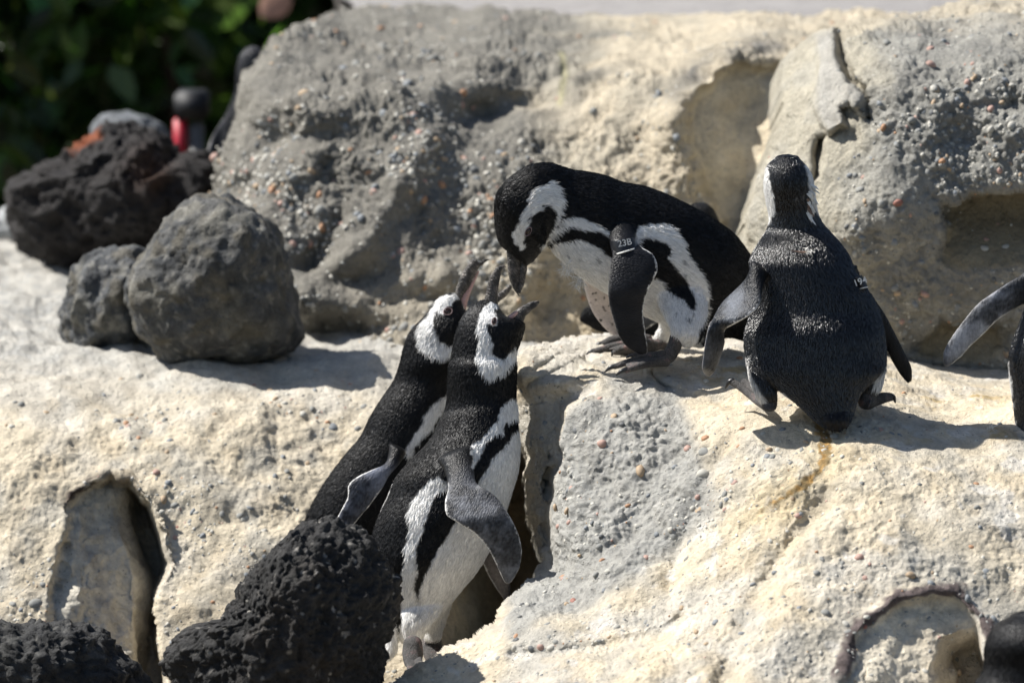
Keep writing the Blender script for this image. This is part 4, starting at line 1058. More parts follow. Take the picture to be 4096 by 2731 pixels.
A_head = polys(('a', (830, 580), (930, 560), (1040, 553), (1078, 590), (1010, 622), (980, 640), (960, 690), (920, 700), (880, 740), (860, 805), (830, 785), (790, 750), (752, 780), (735, 850), (747, 920), (730, 970), (770, 1050), (800, 1100), (820, 1160), (900, 1190), (1000, 1212), (1100, 1200), (1200, 1100), (1300, 1300), (960, 1340), (870, 1362), (800, 1372), (740, 1350), (650, 1300), (580, 1260), (540, 1170), (527, 1080), (530, 1000), (570, 920), (620, 860), (690, 790), (720, 710), (770, 640)))[0]
A_band = polys(('b', (1340, 160), (1230, 230), (1160, 290), (1108, 370), (1100, 440), (1035, 525), (945, 650), (950, 700), (1000, 750), (1040, 640), (1110, 540), (1190, 480), (1220, 400), (1290, 300), (1400, 220)))[0]
A_belly = polys(('b', (1450, 350), (1330, 500), (1200, 650), (1060, 900), (900, 1150), (760, 1400), (600, 1700), (500, 2400), (1100, 2400), (1600, 400)))[0]
def paint_A(col, u, v, part, s, dl, co):
    for p in (A_head, A_band, A_belly): col = blend(col, soft(u, v, p), WHT)
    return col
pa, bva, ma = penguin('calling penguin behind, its dark back turned to the cream rock, beak pointing straight up', GROUP, A_tr, A_legs, A_fl, paint_A, lat_rot=.2, avoid=[('a', 914, 770, 26), ('a', 1110, 690, 22)])
ub = part_loft('upper_beak', rows(('a', 1003, 560, 1085, 640, YA(1), -.65), ('a', 1020, 470, 1112, 560, YA(1), -.6), ('a', 1060, 350, 1182, 470, YA(1), -.55), ('a', 1110, 270, 1222, 380, YA(1), -.5), ('a', 1160, 185, 1272, 290, YA(1), -.5), ('a', 1215, 122, 1312, 215, YA(1), -.5), ('a', 1265, 115, 1322, 195, YA(1), -.5), ('a', 1300, 150, 1342, 190, YA(1), -.55), ('a', 1370, 115, 1392, 142, YA(1), -.6), ('a', 1430, 111, 1440, 124, YA(1), -.6)), M['horn'], pa, rough=.0014)
part_loft('mouth_lining', rows(('a', 1078, 610, 1140, 755, YA(1), -.3), ('a', 1120, 540, 1165, 640, YA(1), -.3), ('a', 1165, 470, 1195, 545, YA(1), -.35), ('a', 1225, 375, 1245, 425, YA(1), -.4), ('a', 1296, 255, 1306, 280, YA(1), -.5)), M['pink'], ub, 12)
part_loft('lower_beak', rows(('a', 1120, 790, 1200, 890, YA(1), -.6), ('a', 1340, 680, 1400, 780, YA(1), -.55), ('a', 1525, 558, 1560, 650, YA(1), -.5), ('a', 1620, 492, 1652, 570, YA(1), -.5), ('a', 1692, 437, 1714, 482, YA(1), -.5)), M['horn'], pa, rough=.001)
eye(pa, bva, ma, 'a', 914, 770, .0078, 1.2, .3)
foot(pa, [[('b', 205, 2290, .1, .024), ('b', 210, 2380, .08, .024)], [('b', 210, 2370, .08, .016), ('b', 250, 2430, .02, .01)]], [[('b', 250, 2430, .02, .006), ('b', 255, 2440, .0, .003)]])

# ---- bending penguin with band 23B
YD = lambda t: 0.14 - 0.09 * t
D_tr = loft(rows(('S', 3060, 1400, 3110, 1340, .2, -.6), ('S', 2920, 1350, 3060, 1130, .18, -.8), ('S', 2800, 1385, 2962, 965, .16, -.85), ('S', 2700, 1345, 2871, 887, .15, -.88), ('S', 2640, 1290, 2750, 818, .14, -.9), ('S', 2578, 1257, 2600, 753, .14, -.92), ('S', 2506, 1212, 2494, 731, .13, -.92),
                 ('S', 2415, 1163, 2423, 704, .12, -.88), ('S', 2324, 1106, 2350, 688, .11, -.82), ('S', 2245, 1040, 2296, 681, .10, -.78), ('S', 2195, 985, 2252, 668, .09, -.8), ('d', 895, 1165, 905, 160, .08, -.72), ('d', 880, 1178, 655, 205, .07, -.68), ('d', 868, 1200, 425, 360, .065, -.64),
                 ('d', 848, 1240, 285, 530, .06, -.62), ('d', 822, 1285, 242, 700, .06, -.60), ('d', 785, 1335, 245, 900, .06, -.58), ('d', 740, 1390, 265, 1050, .06, -.58), ('d', 700, 1425, 312, 1185, .06, -.6), ('d', 665, 1450, 405, 1268, .06, -.62)), cap=(.4, .15))
D_legs = [loft(rows(('S', 2590, 1020, 2800, 1040, .11, -.6), ('S', 2620, 1180, 2830, 1210, .06, -.6), ('e', 1190, 960, 1600, 1080, .01, -.6), ('e', 1205, 1080, 1480, 1200, .01, -.6)), cap=(.3, .35)),
          loft(rows(('S', 2600, 1060, 2740, 1080, .18, -.6), ('i', 1215, 1120, 1340, 1120, .26, -.7), ('i', 1205, 1190, 1300, 1200, .27, -.7), ('i', 1185, 1235, 1275, 1255, .27, -.7)), cap=(.3, .3))]
D_fl = [(loft(rows(('i', 870, 400, 1040, 400, .12, .04), ('i', 880, 480, 1050, 480, .07, .03), ('i', 892, 590, 1064, 585, .022, .02), ('i', 900, 650, 1100, 640, .004, .014), ('i', 905, 705, 1178, 692, -.008, .011), ('i', 888, 800, 1208, 790, -.02, .010), ('i', 878, 920, 1150, 915, -.03, .010), ('i', 885, 1020, 1116, 1020, -.03, .009), ('i', 910, 1110, 1113, 1110, -.03, .009), ('i', 940, 1210, 1127, 1200, -.03, .008), ('i', 990, 1290, 1136, 1270, -.03, .007), ('i', 1070, 1345, 1142, 1335, -.03, .005)), cap=(.3, .3)), dict(edge=1, w=.93, both=.12, plain=True, base=(.012, .0125, .015))),
        (loft(rows(('i', 760, 780, 900, 800, .2, .02), ('i', 715, 850, 880, 880, .24, .01), ('i', 735, 960, 920, 980, .26, .008), ('i', 775, 1070, 960, 1070, .27, .008), ('i', 840, 1160, 980, 1150, .27, .007), ('i', 905, 1220, 970, 1215, .27, .006)), cap=(.3, .3)), dict(edge=1, under=True, farwhite=0))]
D_head = polys(('d', (980, 385), (870, 440), (760, 480), (700, 530), (690, 570), (650, 630), (665, 690), (600, 790), (555, 850), (555, 920), (520, 1010), (468, 1040), (470, 1100), (490, 1170), (550, 1220), (560, 1268), (600, 1255), (650, 1215), (610, 1180), (610, 1130), (640, 1080), (640, 1020), (670, 980), (690, 955), (660, 910), (640, 880), (700, 840), (790, 790), (830, 740), (850, 700), (930, 690), (980, 740), (1012, 800), (1012, 870), (1000, 950), (960, 1040), (900, 1130), (875, 1180), (930, 1130), (1010, 1040), (1060, 900), (1090, 760), (1100, 680), (1115, 620), (1090, 540), (1060, 460), (1010, 405)))[0]
D_band = polys(('d', (1110, 870), (1200, 850), (1300, 840), (1400, 880), (1490, 910), (1580, 960), (1640, 1010), (1695, 1120), (1640, 1075), (1590, 1020), (1500, 1015), (1400, 1005), (1340, 1000), (1240, 960), (1170, 970), (1110, 985), (1060, 1040), (980, 1095), (930, 1140), (895, 1165), (1000, 1060), (1080, 930)))[0]
D_belly = polys(('i', (480, 650), (520, 625), (580, 610), (640, 600), (700, 590), (760, 620), (830, 660), (880, 700), (940, 760), (1010, 780), (1050, 640), (1062, 560), (1080, 510), (1150, 490), (1290, 490), (1340, 540), (1380, 620), (1400, 690), (1480, 790), (1540, 900), (1548, 1000), (1530, 1100), (1485, 1200), (1465, 1330), (1200, 1340), (1000, 1300), (600, 930), (420, 640)))[0]
D_strip = polys(('i', (1060, 650), (1095, 590), (1150, 578), (1200, 598), (1260, 615), (1300, 655), (1268, 715), (1320, 770), (1345, 815), (1390, 850), (1420, 910), (1460, 985), (1455, 1062), (1410, 1030), (1370, 990), (1300, 945), (1250, 912), (1238, 872), (1190, 850), (1130, 860), (1000, 800)))[0]
def paint_D(col, u, v, part, s, dl, co):
    hd = s > .52
    for p in (D_band, D_belly): col = blend(col, soft(u, v, p) * (u > 2150), WHT)
    col = blend(col, soft(u, v, D_strip), BLK)
    col = blend(col, soft(u, v, D_head), WHT)
    for x, y, r in ((1325, 1080, 12), (1415, 1120, 16), (1380, 738, 16), (1440, 1090, 8), (1385, 835, 16), (605, 690, 10), (680, 718, 10), (800, 730, 14)):
        (cu, cv), = F('i', (x, y)); col = blend(col, .85 * np.exp(-(((u - cu) ** 2 + (v - cv) ** 2) / (r / 1.5) ** 2) ** 2), BLK * 2)
    col = np.where((part == 2)[:, None], WHT, col)
    return col
pd, bvd, md = penguin('bending penguin wearing the black band 23B, head lowered to the two open beaks', GROUP, D_tr, D_legs, D_fl, paint_D, lat_rot=0.0, strands=75000, avoid=[('d', 668, 1022, 24)])
part_loft('upper_beak', rows(('a', 1668, -90, 1880, -30, .06, -.5), ('a', 1652, 0, 1868, 20, .06, -.5), ('a', 1655, 110, 1838, 110, .06, -.5), ('a', 1662, 240, 1815, 260, .06, -.48), ('a', 1690, 370, 1803, 390, .06, -.5), ('a', 1735, 485, 1795, 500, .06, -.55), ('a', 1800, 572, 1816, 583, .06, -.6)), M['horn'], pd, rough=.0009)
part_loft('lower_beak', rows(('a', 1840, -30, 1950, 30, .06, -.55), ('a', 1830, 120, 1915, 175, .06, -.55), ('a', 1812, 280, 1897, 310, .06, -.55), ('a', 1800, 400, 1870, 420, .06, -.55), ('a', 1790, 470, 1842, 505, .06, -.55), ('a', 1800, 530, 1824, 548, .06, -.55)), M['horn'], pd, rough=.001)
eye(pd, bvd, md, 'd', 668, 1022, .0085, 1.9, 1.1)
foot(pd, [[('e', 1275, 1110, .01, .020), ('e', 1240, 1220, .005, .020), ('e', 1170, 1335, .0, .020), ('e', 1110, 1385, -.005, .016)],
          [('e', 1100, 1320, -.005, .015), ('e', 950, 1345, -.01, .0115), ('e', 760, 1375, -.015, .009), ('e', 600, 1425, -.02, .009), ('e', 500, 1462, -.02, .0075)],
          [('e', 1150, 1390, -.01, .016), ('e', 950, 1418, -.035, .0115), ('e', 780, 1460, -.05, .0095), ('e', 640, 1508, -.055, .008)],
          [('e', 1050, 1330, .01, .014), ('e', 850, 1325, .03, .01), ('e', 740, 1325, .035, .009)]],
     [[('e', 510, 1455, -.02, .0075), ('e', 440, 1475, -.02, .006), ('e', 375, 1530, -.02, .002)], [('e', 650, 1495, -.055, .0085), ('e', 580, 1520, -.058, .006), ('e', 515, 1570, -.058, .002)], [('e', 740, 1322, .035, .007), ('e', 690, 1325, .035, .005), ('e', 645, 1352, .035, .002)]],
     [[('e', 1090, 1320, 1130, 1400, (.0, -.012), .006), ('e', 900, 1350, 930, 1425, (-.012, -.036), .004), ('e', 740, 1385, 770, 1462, (-.016, -.05), .0035), ('e', 640, 1425, 680, 1490, (-.019, -.054), .003)], [('e', 1060, 1315, 1110, 1350, (.012, .0), .005), ('e', 880, 1326, 920, 1350, (.026, -.01), .004), ('e', 790, 1332, 810, 1370, (.03, -.014), .003)]])
foot(pd, [[('e', 1100, 1180, .27, .022), ('e', 1020, 1220, .26, .022), ('e', 900, 1200, .25, .02)], [('e', 920, 1130, .26, .016), ('e', 700, 1110, .25, .014), ('e', 480, 1130, .24, .013), ('e', 350, 1180, .24, .010)],
          [('e', 950, 1190, .25, .018), ('e', 700, 1190, .22, .015), ('e', 450, 1230, .2, .013), ('e', 250, 1275, .19, .009)], [('e', 950, 1210, .24, .018), ('e', 720, 1240, .19, .014), ('e', 560, 1265, .17, .011), ('e', 500, 1280, .165, .008)]],
     [[('e', 350, 1175, .24, .008), ('e', 290, 1190, .24, .007), ('e', 245, 1225, .24, .002)], [('e', 250, 1268, .19, .008), ('e', 190, 1280, .19, .006), ('e', 138, 1320, .19, .002)], [('e', 510, 1270, .165, .007), ('e', 475, 1290, .165, .005), ('e', 458, 1325, .165, .002)]],
     [[('e', 920, 1150, 930, 1215, (.26, .23), .005), ('e', 700, 1125, 720, 1225, (.25, .19), .004), ('e', 500, 1150, 540, 1240, (.24, .18), .003), ('e', 360, 1195, 420, 1245, (.235, .19), .003)]])

def text_part(txt, size, loc, right, up, mat, parent, name='band_number'):
    cu = bpy.data.curves.new(name, 'FONT'); cu.body = txt; cu.size = size; cu.align_x = 'CENTER'; cu.align_y = 'CENTER'; cu.extrude = .0003; cu.offset = size * .012
    o = bpy.data.objects.new('tmp', cu); COL.objects.link(o)
    dg = bpy.context.evaluated_depsgraph_get(); dg.update()
    me = bpy.data.meshes.new_from_object(o.evaluated_get(dg)); bpy.data.objects.remove(o)
    me.materials.clear(); me.materials.append(mat)
    ob = bpy.data.objects.new(name, me); COL.objects.link(ob); ob.parent = parent
    r = Vector(right).normalized(); u = Vector(up); u = (u - r * u.dot(r)).normalized(); n = r.cross(u)
    ob.matrix_world = Matrix.Translation(Vector(loc)) @ Matrix((r, u, n)).transposed().to_4x4()
    return ob
bd = part_loft('flipper_band', rows(('d', 1688, 1140, 1995, 1100, .014, .022), ('d', 1700, 1210, 2012, 1150, .009, .021), ('d', 1730, 1325, 2040, 1228, .002, .019)), M['band'], pd, 32, 6, (.02, .02))
part_loft('band_rim', rows(('d', 1727, 1312, 2036, 1218, .003, .0203), ('d', 1731, 1330, 2041, 1233, .002, .0203)), M['white'], bd, 32, 3, (.02, .02))
pt = P(*F('d', (1878, 1166))[0], -.0128); r_ = P(*F('d', (1978, 1142))[0], -.0128) - P(*F('d', (1778, 1182))[0], -.0128)
text_part('23B', .0165, pt, r_, UPV, M['white'], bd)

# tuft of moulted down on its breast
def tuft(name, c, n, length, spread, mat, parent, seed):
    r = np.random.default_rng(seed); V_, F_ = [], []
    for k in range(n):
        d = r.normal(size=3); d[2] -= .4; d /= np.linalg.norm(d); s = np.cross(d, r.normal(size=3)); s /= np.linalg.norm(s)
        l = length * r.uniform(.4, 1); w = .0005; p0 = np.array(c) + r.normal(size=3) * spread
        p1 = p0 + d * l * .5; p2 = p0 + d * l + r.normal(size=3) * l * .25; b = len(V_)
        V_ += [p0 - s * w, p0 + s * w, p1 - s * w, p1 + s * w, p2]; F_ += [[b, b + 1, b + 3, b + 2], [b + 2, b + 3, b + 4]]
    return mesh_obj(name, np.array(V_), F_, mat, parent)
tuft('down_tuft', P(*F('d', (1150, 1480))[0], .02), 130, .022, .006, M['down'], pd, 1)
tuft('down_tuft', P(*F('i', (690, 880))[0], .03), 90, .024, .004, M['down'], pd, 2)

# ---- standing penguin seen from behind, band 194
YE = -.22
E_tr = loft(rows(('g', 1310, 1385, 1370, 1398, YE - .112, .006), ('g', 1180, 1340, 1465, 1310, YE - .098, .014), ('g', 1040, 1210, 1500, 1200, YE - .077, .034), ('g', 900, 1090, 1545, 1080, YE - .061, .048), ('g', 760, 990, 1620, 990, YE - .045, .062), ('g', 570, 860, 1760, 870, YE - .022, .083), ('g', 518, 700, 1780, 720, YE, -.78), ('g', 512, 520, 1762, 520, YE + .01, -.8), ('g', 560, 360, 1722, 340, YE + .02, -.8),
                 ('g', 610, 190, 1645, 180, YE + .02, -.82), ('g', 590, 40, 1560, 40, YE + .025, -.84), ('f', 310, 1430, 1610, 1450, YE + .03, -.84), ('f', 350, 1290, 1530, 1290, YE + .035, -.82), ('f', 440, 1140, 1410, 1130, YE + .04, -.82), ('f', 520, 1010, 1290, 1000, YE + .05, -.85), ('f', 556, 900, 1200, 880, YE + .05, -.95), ('f', 552, 790, 1150, 750, YE + .05, -1.0),
                 ('f', 520, 650, 1130, 580, YE + .05, -1.05), ('f', 490, 480, 1112, 430, YE + .05, -1.1), ('f', 496, 340, 1078, 300, YE + .05, -1.1), ('f', 530, 195, 1000, 180, YE + .05, -1.05), ('f', 625, 105, 930, 105, YE + .05, -1.0)), cap=(.3, .32))
E_tail = []
for k in range(7):
    t_ = k / 6; x_ = 1235 + 190 * t_; y_ = 1352 + 52 * math.sin(math.pi * (.25 + .6 * t_)) - 10 * (k % 2)
    E_tail.append(loft(rows(('g', x_ * .5 + 1330 * .5 - 60, 1180, x_ * .5 + 1330 * .5 + 60, 1180, YE - .09, .008), ('g', x_ - 26, 1290, x_ + 26, 1290, YE - .112 - .004 * (k % 2), .005), ('g', x_ - 18, y_ - 20, x_ + 18, y_ - 20, YE - .117, .003), ('g', x_ - 5, y_ + 6, x_ + 5, y_ + 6, YE - .12, .0022)), cap=(.3, .5)))
E_legs = [loft(rows(('g', 530, 760, 830, 780, YE - .02, -.8), ('g', 560, 920, 815, 930, YE - .04, -.8), ('g', 610, 1060, 805, 1060, YE - .05, -.85), ('g', 675, 1155, 795, 1165, YE - .05, -.9)), cap=(.3, .3)),
          loft(rows(('g', 1560, 760, 1778, 760, YE - .0, -.8), ('g', 1560, 900, 1760, 900, YE - .02, -.8), ('g', 1550, 1010, 1735, 1000, YE - .03, -.8), ('g', 1555, 1080, 1690, 1070, YE - .03, -.9)), cap=(.3, .3))]
E_fl = [(loft(rows(('j', 385, 620, 470, 690, YE - .02, .02), ('j', 366, 700, 437, 745, (YE - .025, YE - .06), .012), ('j', 310, 758, 425, 835, (YE - .025, YE - .085), .009), ('j', 240, 825, 370, 893, (YE - .03, YE - .095), .008), ('j', 202, 885, 290, 940, (YE - .045, YE - .085), .008), ('j', 175, 940, 243, 975, (YE - .08, YE - .045), .008), ('j', 155, 1020, 247, 1028, (YE - .085, YE - .03), .007), ('j', 143, 1110, 226, 1102, (YE - .08, YE - .03), .007), ('j', 138, 1160, 200, 1165, (YE - .075, YE - .035), .006), ('j', 150, 1193, 176, 1198, YE - .04, .005)), cap=(.3, .3)), dict(edge=1, w=.93, both=0, base=(.055, .06, .07))),
        (loft(rows(('j', 850, 740, 910, 640, YE + .02, .02), ('j', 880, 800, 942, 722, YE + .02, .014), ('j', 950, 900, 1006, 815, YE + .02, .011), ('j', 1015, 985, 1056, 890, YE + .02, .010), ('j', 1055, 1055, 1101, 975, YE + .02, .009), ('j', 1090, 1125, 1146, 1065, YE + .02, .008), ('j', 1130, 1190, 1186, 1150, YE + .02, .007), ('j', 1166, 1232, 1190, 1210, YE + .02, .006)), cap=(.3, .3)), dict(edge=-1, w=.95, plain=True, base=(.012, .012, .013)))]
E_w = polys(('f', (525, 185), (548, 290), (562, 390), (592, 520), (622, 640), (620, 740), (592, 830), (560, 890), (500, 900), (420, 600), (440, 300)), ('f', (980, 130), (1020, 290), (1045, 420), (1062, 560), (1105, 700), (1180, 820), (1300, 800), (1300, 300), (1050, 120)),
            ('g', (520, 720), (560, 870), (640, 1030), (700, 1100), (690, 1165), (600, 1150), (400, 900)), ('g', (1790, 800), (1720, 920), (1680, 1010), (1680, 1060), (1800, 1060), (1900, 800)), ('g', (806, 1040), (850, 1050), (905, 1085), (880, 1120), (815, 1120)))
def paint_E(col, u, v, part, s, dl, co):
    for p in E_w: col = blend(col, soft(u, v, p), WHT)
    u0, v0 = proj(co)
    # breast and face on the far side
    far = sstep(.02, .05, dl)
    col = blend(col, far * sstep(1250, 1330, v0) * .98, WHT)
    col = blend(col, far * sstep(1180, 1100, np.abs(v0 - 1130) + 1060), WHT)
    # greyish moulting flecks on nape and back
    fl = sstep(.42, .62, perlin(co * np.array([160, 160, 70]))) * (gauss(u0, v0, 3200, 810, 60, 110) + .25)
    col = blend(col, fl * .6, [.22, .21, .20])
    col = blend(col, sstep(.1, .5, perlin(co * np.array([420, 420, 90]))) * .5, [.035, .037, .042])
    return col
pe, bve, me_ = penguin('penguin standing with its glossy black back to us beside the pebbled boulder', GROUP, E_tr, E_legs, E_fl, paint_E, lat_rot=0.0, axis=(0, 0, 1), strands=75000, lens=1.15, sleek=True, tail=E_tail)
foot(pe, [[('g', 735, 1150, YE - .05, .022), ('g', 735, 1180, YE - .055, .02)], [('g', 720, 1170, YE - .05, .016), ('g', 640, 1130, YE - .03, .013), ('g', 560, 1070, YE + .0, .011), ('g', 470, 1000, YE + .02, .010), ('g', 400, 955, YE + .03, .010)], [('g', 640, 1100, YE - .02, .013), ('g', 560, 1000, YE + .03, .012), ('g', 500, 950, YE + .05, .010)]],
     [[('g', 405, 945, YE + .03, .009), ('g', 370, 960, YE + .03, .007), ('g', 340, 1012, YE + .03, .002)]])
foot(pe, [[('g', 1610, 1070, YE - .03, .024), ('g', 1610, 1140, YE - .035, .026)], [('g', 1620, 1130, YE - .03, .022), ('g', 1700, 1110, YE - .02, .018), ('g', 1780, 1095, YE - .01, .014), ('g', 1830, 1090, YE, .011)], [('g', 1570, 1140, YE - .03, .016), ('g', 1620, 1160, YE - .05, .014)]],
     [[('g', 1830, 1085, YE, .008), ('g', 1850, 1100, YE, .006), ('g', 1862, 1142, YE, .002)]])
bd = part_loft('flipper_band', rows(('g', 1480, 36, 1562, 0, YE - .012, .018), ('g', 1506, 90, 1592, 52, YE - .012, .018), ('g', 1526, 126, 1618, 106, YE - .012, .018)), M['band'], pe, 24, 6, (.02, .02))
part_loft('band_rim', rows(('g', 1524, 122, 1616, 102, YE - .012, .0188), ('g', 1528, 130, 1620, 110, YE - .012, .0188)), M['white'], bd, 24, 3, (.02, .02))
pt = P(*F('g', (1548, 60))[0], YE - .0312); r_ = P(*F('g', (1568, 50))[0], YE - .0312) - P(*F('g', (1522, 66))[0], YE - .0312)
text_part('194', .0165, pt, r_, UPV, M['white'], bd)
for k in range(30):
    x = 1060 + random.uniform(-40, 60); y = 430 + k * 13
    p, n = hit(bve, 'f', min(x, 1085), y)
    if p is None: continue
    dr = Vector((1, random.uniform(-.4, .1), -.35 - .04 * k)); feather_strip('neck_feather', p, dr, n, random.uniform(.014, .030), random.uniform(.0035, .006), random.uniform(-.9, .1), M['down'] if random.random() < .7 else M['quill'], pe)
p, n = hit(bve, 'f', 1050, 1290)
if p:
    f = feather_strip('feather', p + n * .004, (-1, 0, -.12), n, .034, .004, .35, M['quill']); tag(f, 'small white moulted feather stuck to the black back of the standing penguin', 'feather')
    tuft('down_tuft', (p + n * .006)[:], 46, .012, .0035, M['down'], f, 5)

for x, y, sz in ((1985, 1300, .006), (2015, 1035, .004), (1770, 955, .004), (1545, 1340, .005), (1950, 1190, .003), (2090, 1048, .0035), (1560, 1390, .004)):
    u_, v_ = F('g', (x, y))[0]; k_ = np.argmin((outcrop.u - u_) ** 2 + (outcrop.v - v_) ** 2); put_pebble(outcrop, k_, sz, 5, .5, 3)
k_ = np.argmin((outcrop.u - 3961) ** 2 + (outcrop.v - 1735) ** 2)
f = feather_strip('feather', outcrop.p[k_] + outcrop.n[k_] * .004, (.9, -.2, .25), outcrop.n[k_], .028, .004, .5, M['down'])
tag(f, 'tiny white moulted feather lying on the ledge near the right edge', 'feather')
tuft('down_tuft', outcrop.p[k_] + outcrop.n[k_] * .008, 30, .011, .003, M['down'], f, 8)

# ---- penguin cut by the right edge
YF = -.24
F_tr = loft(rows(('S', 4150, 1900, 4300, 1890, YF - .1, .02), ('S', 4098, 1790, 4420, 1780, YF - .05, .06), ('S', 4068, 1715, 4500, 1700, YF, -.7), ('S', 4052, 1600, 4540, 1600, YF, -.78), ('S', 4036, 1460, 4545, 1460, YF, -.8), ('S', 4044, 1390, 4540, 1390, YF, -.8), ('S', 4080, 1290, 4520, 1290, YF, -.8), ('S', 4130, 1150, 4480, 1150, YF, -.82), ('S', 4190, 1000, 4430, 1000, YF + .03, -.9), ('S', 4215, 860, 4410, 860, YF + .03, -1), ('S', 4215, 780, 4405, 780, YF + .03, -1.05), ('S', 4260, 700, 4370, 700, YF + .03, -1)), cap=(.3, .3))
F_fl = [(loft(rows(('h', 1330, 60, 1290, 420, YF + .02, .02), ('h', 1100, 258, 1105, 488, YF + .0, .012), ('h', 985, 328, 985, 558, YF - .01, .009), ('h', 870, 405, 885, 628, YF - .02, .008), ('h', 760, 485, 805, 712, YF - .02, .008), ('h', 660, 600, 715, 792, YF - .02, .007), ('h', 572, 720, 645, 872, YF - .02, .007), ('h', 507, 835, 585, 922, YF - .02, .006), ('h', 500, 920, 538, 955, YF - .02, .005)), cap=(.3, .3)), dict(edge=1, w=.82, both=.3, base=(.16, .165, .18)))]
F_legs = [loft(rows(('S', 4090, 1600, 4220, 1600, YF - .02, -.8), ('S', 4110, 1760, 4200, 1760, YF - .03, -.8)), cap=(.3, .3))]
def paint_F(col, u, v, part, s, dl, co):
    col = col * 2.5
    w = polys(('h', (985, 900), (1000, 1000), (1020, 1150), (1028, 1300), (1060, 1450), (900, 1450), (900, 900)))[0]
    col = blend(col, soft(u, v, w), WHT)
    return blend(col, sstep(.03, .06, dl) * sstep(1150, 1250, v), WHT)
pf, bvf, mf = penguin('penguin at the right edge with one pale grey flipper stretched out', GROUP, F_tr, F_legs, F_fl, paint_F, voxel=.003, axis=(0, 0, 1), sleek=True)

# ---- plain penguins half hidden elsewhere
def standing(label, u, v_top, v_bot, Y, scale, tint=1.0, lean=0.0, stripes=(-1, 1)):
    """upright penguin seen from behind, height and place from its head and foot"""
    H = v_bot - v_top; w = H * scale
    prof = [(1.0, .05, .02), (.93, .16, .5), (.86, .26, .7), (.7, .33, .78), (.5, .34, .8), (.36, .30, .82), (.27, .22, .85), (.2, .17, 1.0), (.12, .165, 1.05), (.05, .13, 1.0), (.015, .07, 1.0)]
    rr = []
    for t, a, b in prof:
        cu = u + lean * (1 - t) * H; rr.append((cu - a * w, v_top + t * H, Y, cu + a * w, v_top + t * H, Y, max(.01, b * a * w / 2202)))
    tr = loft(rr, cap=(.3, .3))
    fl = []
    for sg in (-1, 1):
        x0 = u + lean * .68 * H
        q = [(.34, .24, .10), (.42, .33, .12), (.52, .40, .11), (.62, .44, .09), (.72, .45, .05)]
        r2 = []
        for t, x, hw in q:
            cu = x0 + sg * x * w; r2.append((cu - hw * w * .6, v_top + t * H, Y - .01, cu + hw * w * .6, v_top + t * H, Y - .01, .009))
        fl.append((loft(r2, cap=(.3, .3)), dict(edge=sg, w=.9)))
    legs = [loft([(u + sg * .16 * w - .09 * w, v_top + .85 * H, Y, u + sg * .16 * w + .09 * w, v_top + .85 * H, Y, .03), (u + sg * .16 * w - .06 * w, v_top + .99 * H, Y, u + sg * .16 * w + .06 * w, v_top + .99 * H, Y, .02)], cap=(.3, .3)) for sg in (-1, 1)]
    def paint(col, uu, vv, part, s, dl, co):
        col = col * tint
        col = blend(col, sstep(.02, .04, dl) * sstep(v_top + .35 * H, v_top + .42 * H, vv), WHT)
        for sg in stripes: col = blend(col, np.exp(-((uu - u - lean * .9 * H - sg * .155 * w) / (.03 * w)) ** 2) * (vv < v_top + .22 * H), WHT)
        return col
    ob, bv, m = penguin(label, GROUP, tr, legs, fl, paint, voxel=.004, axis=(0, 0, 1))
    v, f, e = tube([('S', u, v_top + .1 * H, Y + .03, .014), ('S', u, v_top + .12 * H, Y + .09, .008), ('S', u, v_top + .14 * H, Y + .12, .003)], 10); mesh_obj('beak', v, f, M['horn'], ob)
    for sg in (-1, 1):
        v, f, e = tube([('S', u + sg * .16 * w, v_top + .99 * H, Y, .02), ('S', u + sg * .17 * w, v_top + 1.0 * H, Y + .06, .012)], 10); mesh_obj('foot', v, f, M['foot'], ob)
    return ob
standing('dark penguin at the bottom right corner before the small arched burrow', 4120, 2445, 3600, -.98, .95, 1.2, stripes=(1,))
standing('grey penguin mostly hidden behind the left end of the long rock face', 1012, 180, 1060, 1.95, .47, 7.0, stripes=())

YH = .62
H_tr = loft(rows(('S', 2330, 1290, 2350, 1230, YH, -.7), ('S', 2420, 1330, 2440, 1190, YH, -.8), ('S', 2560, 1335, 2560, 1130, YH, -.8), ('S', 2720, 1330, 2640, 1010, YH, -.8), ('S', 2860, 1180, 2680, 930, YH, -.8), ('S', 2888, 1000, 2730, 850, YH, -.8), ('S', 2880, 900, 2780, 812, YH, -.8), ('S', 2862, 850, 2800, 812, YH, -.8)), cap=(.4, .4))
H_lg = [loft(rows(('S', 2600, 1250, 2720, 1250, YH, -.7), ('S', 2620, 1370, 2690, 1370, YH, -.7)), cap=(.3, .3))]
H_fl = [(loft(rows(('S', 2640, 1080, 2760, 1120, YH - .09, .02), ('S', 2600, 1180, 2700, 1200, YH - .11, .009), ('S', 2560, 1260, 2640, 1280, YH - .11, .008), ('S', 2540, 1310, 2580, 1320, YH - .11, .006)), cap=(.3, .3)), dict(edge=1))]
ph, bvh, mh = penguin('dark penguin crouching in the niche behind the bending penguin', GROUP, H_tr, H_lg, H_fl, lambda col, u, v, part, s, dl, co: col * 1.5, voxel=.004)

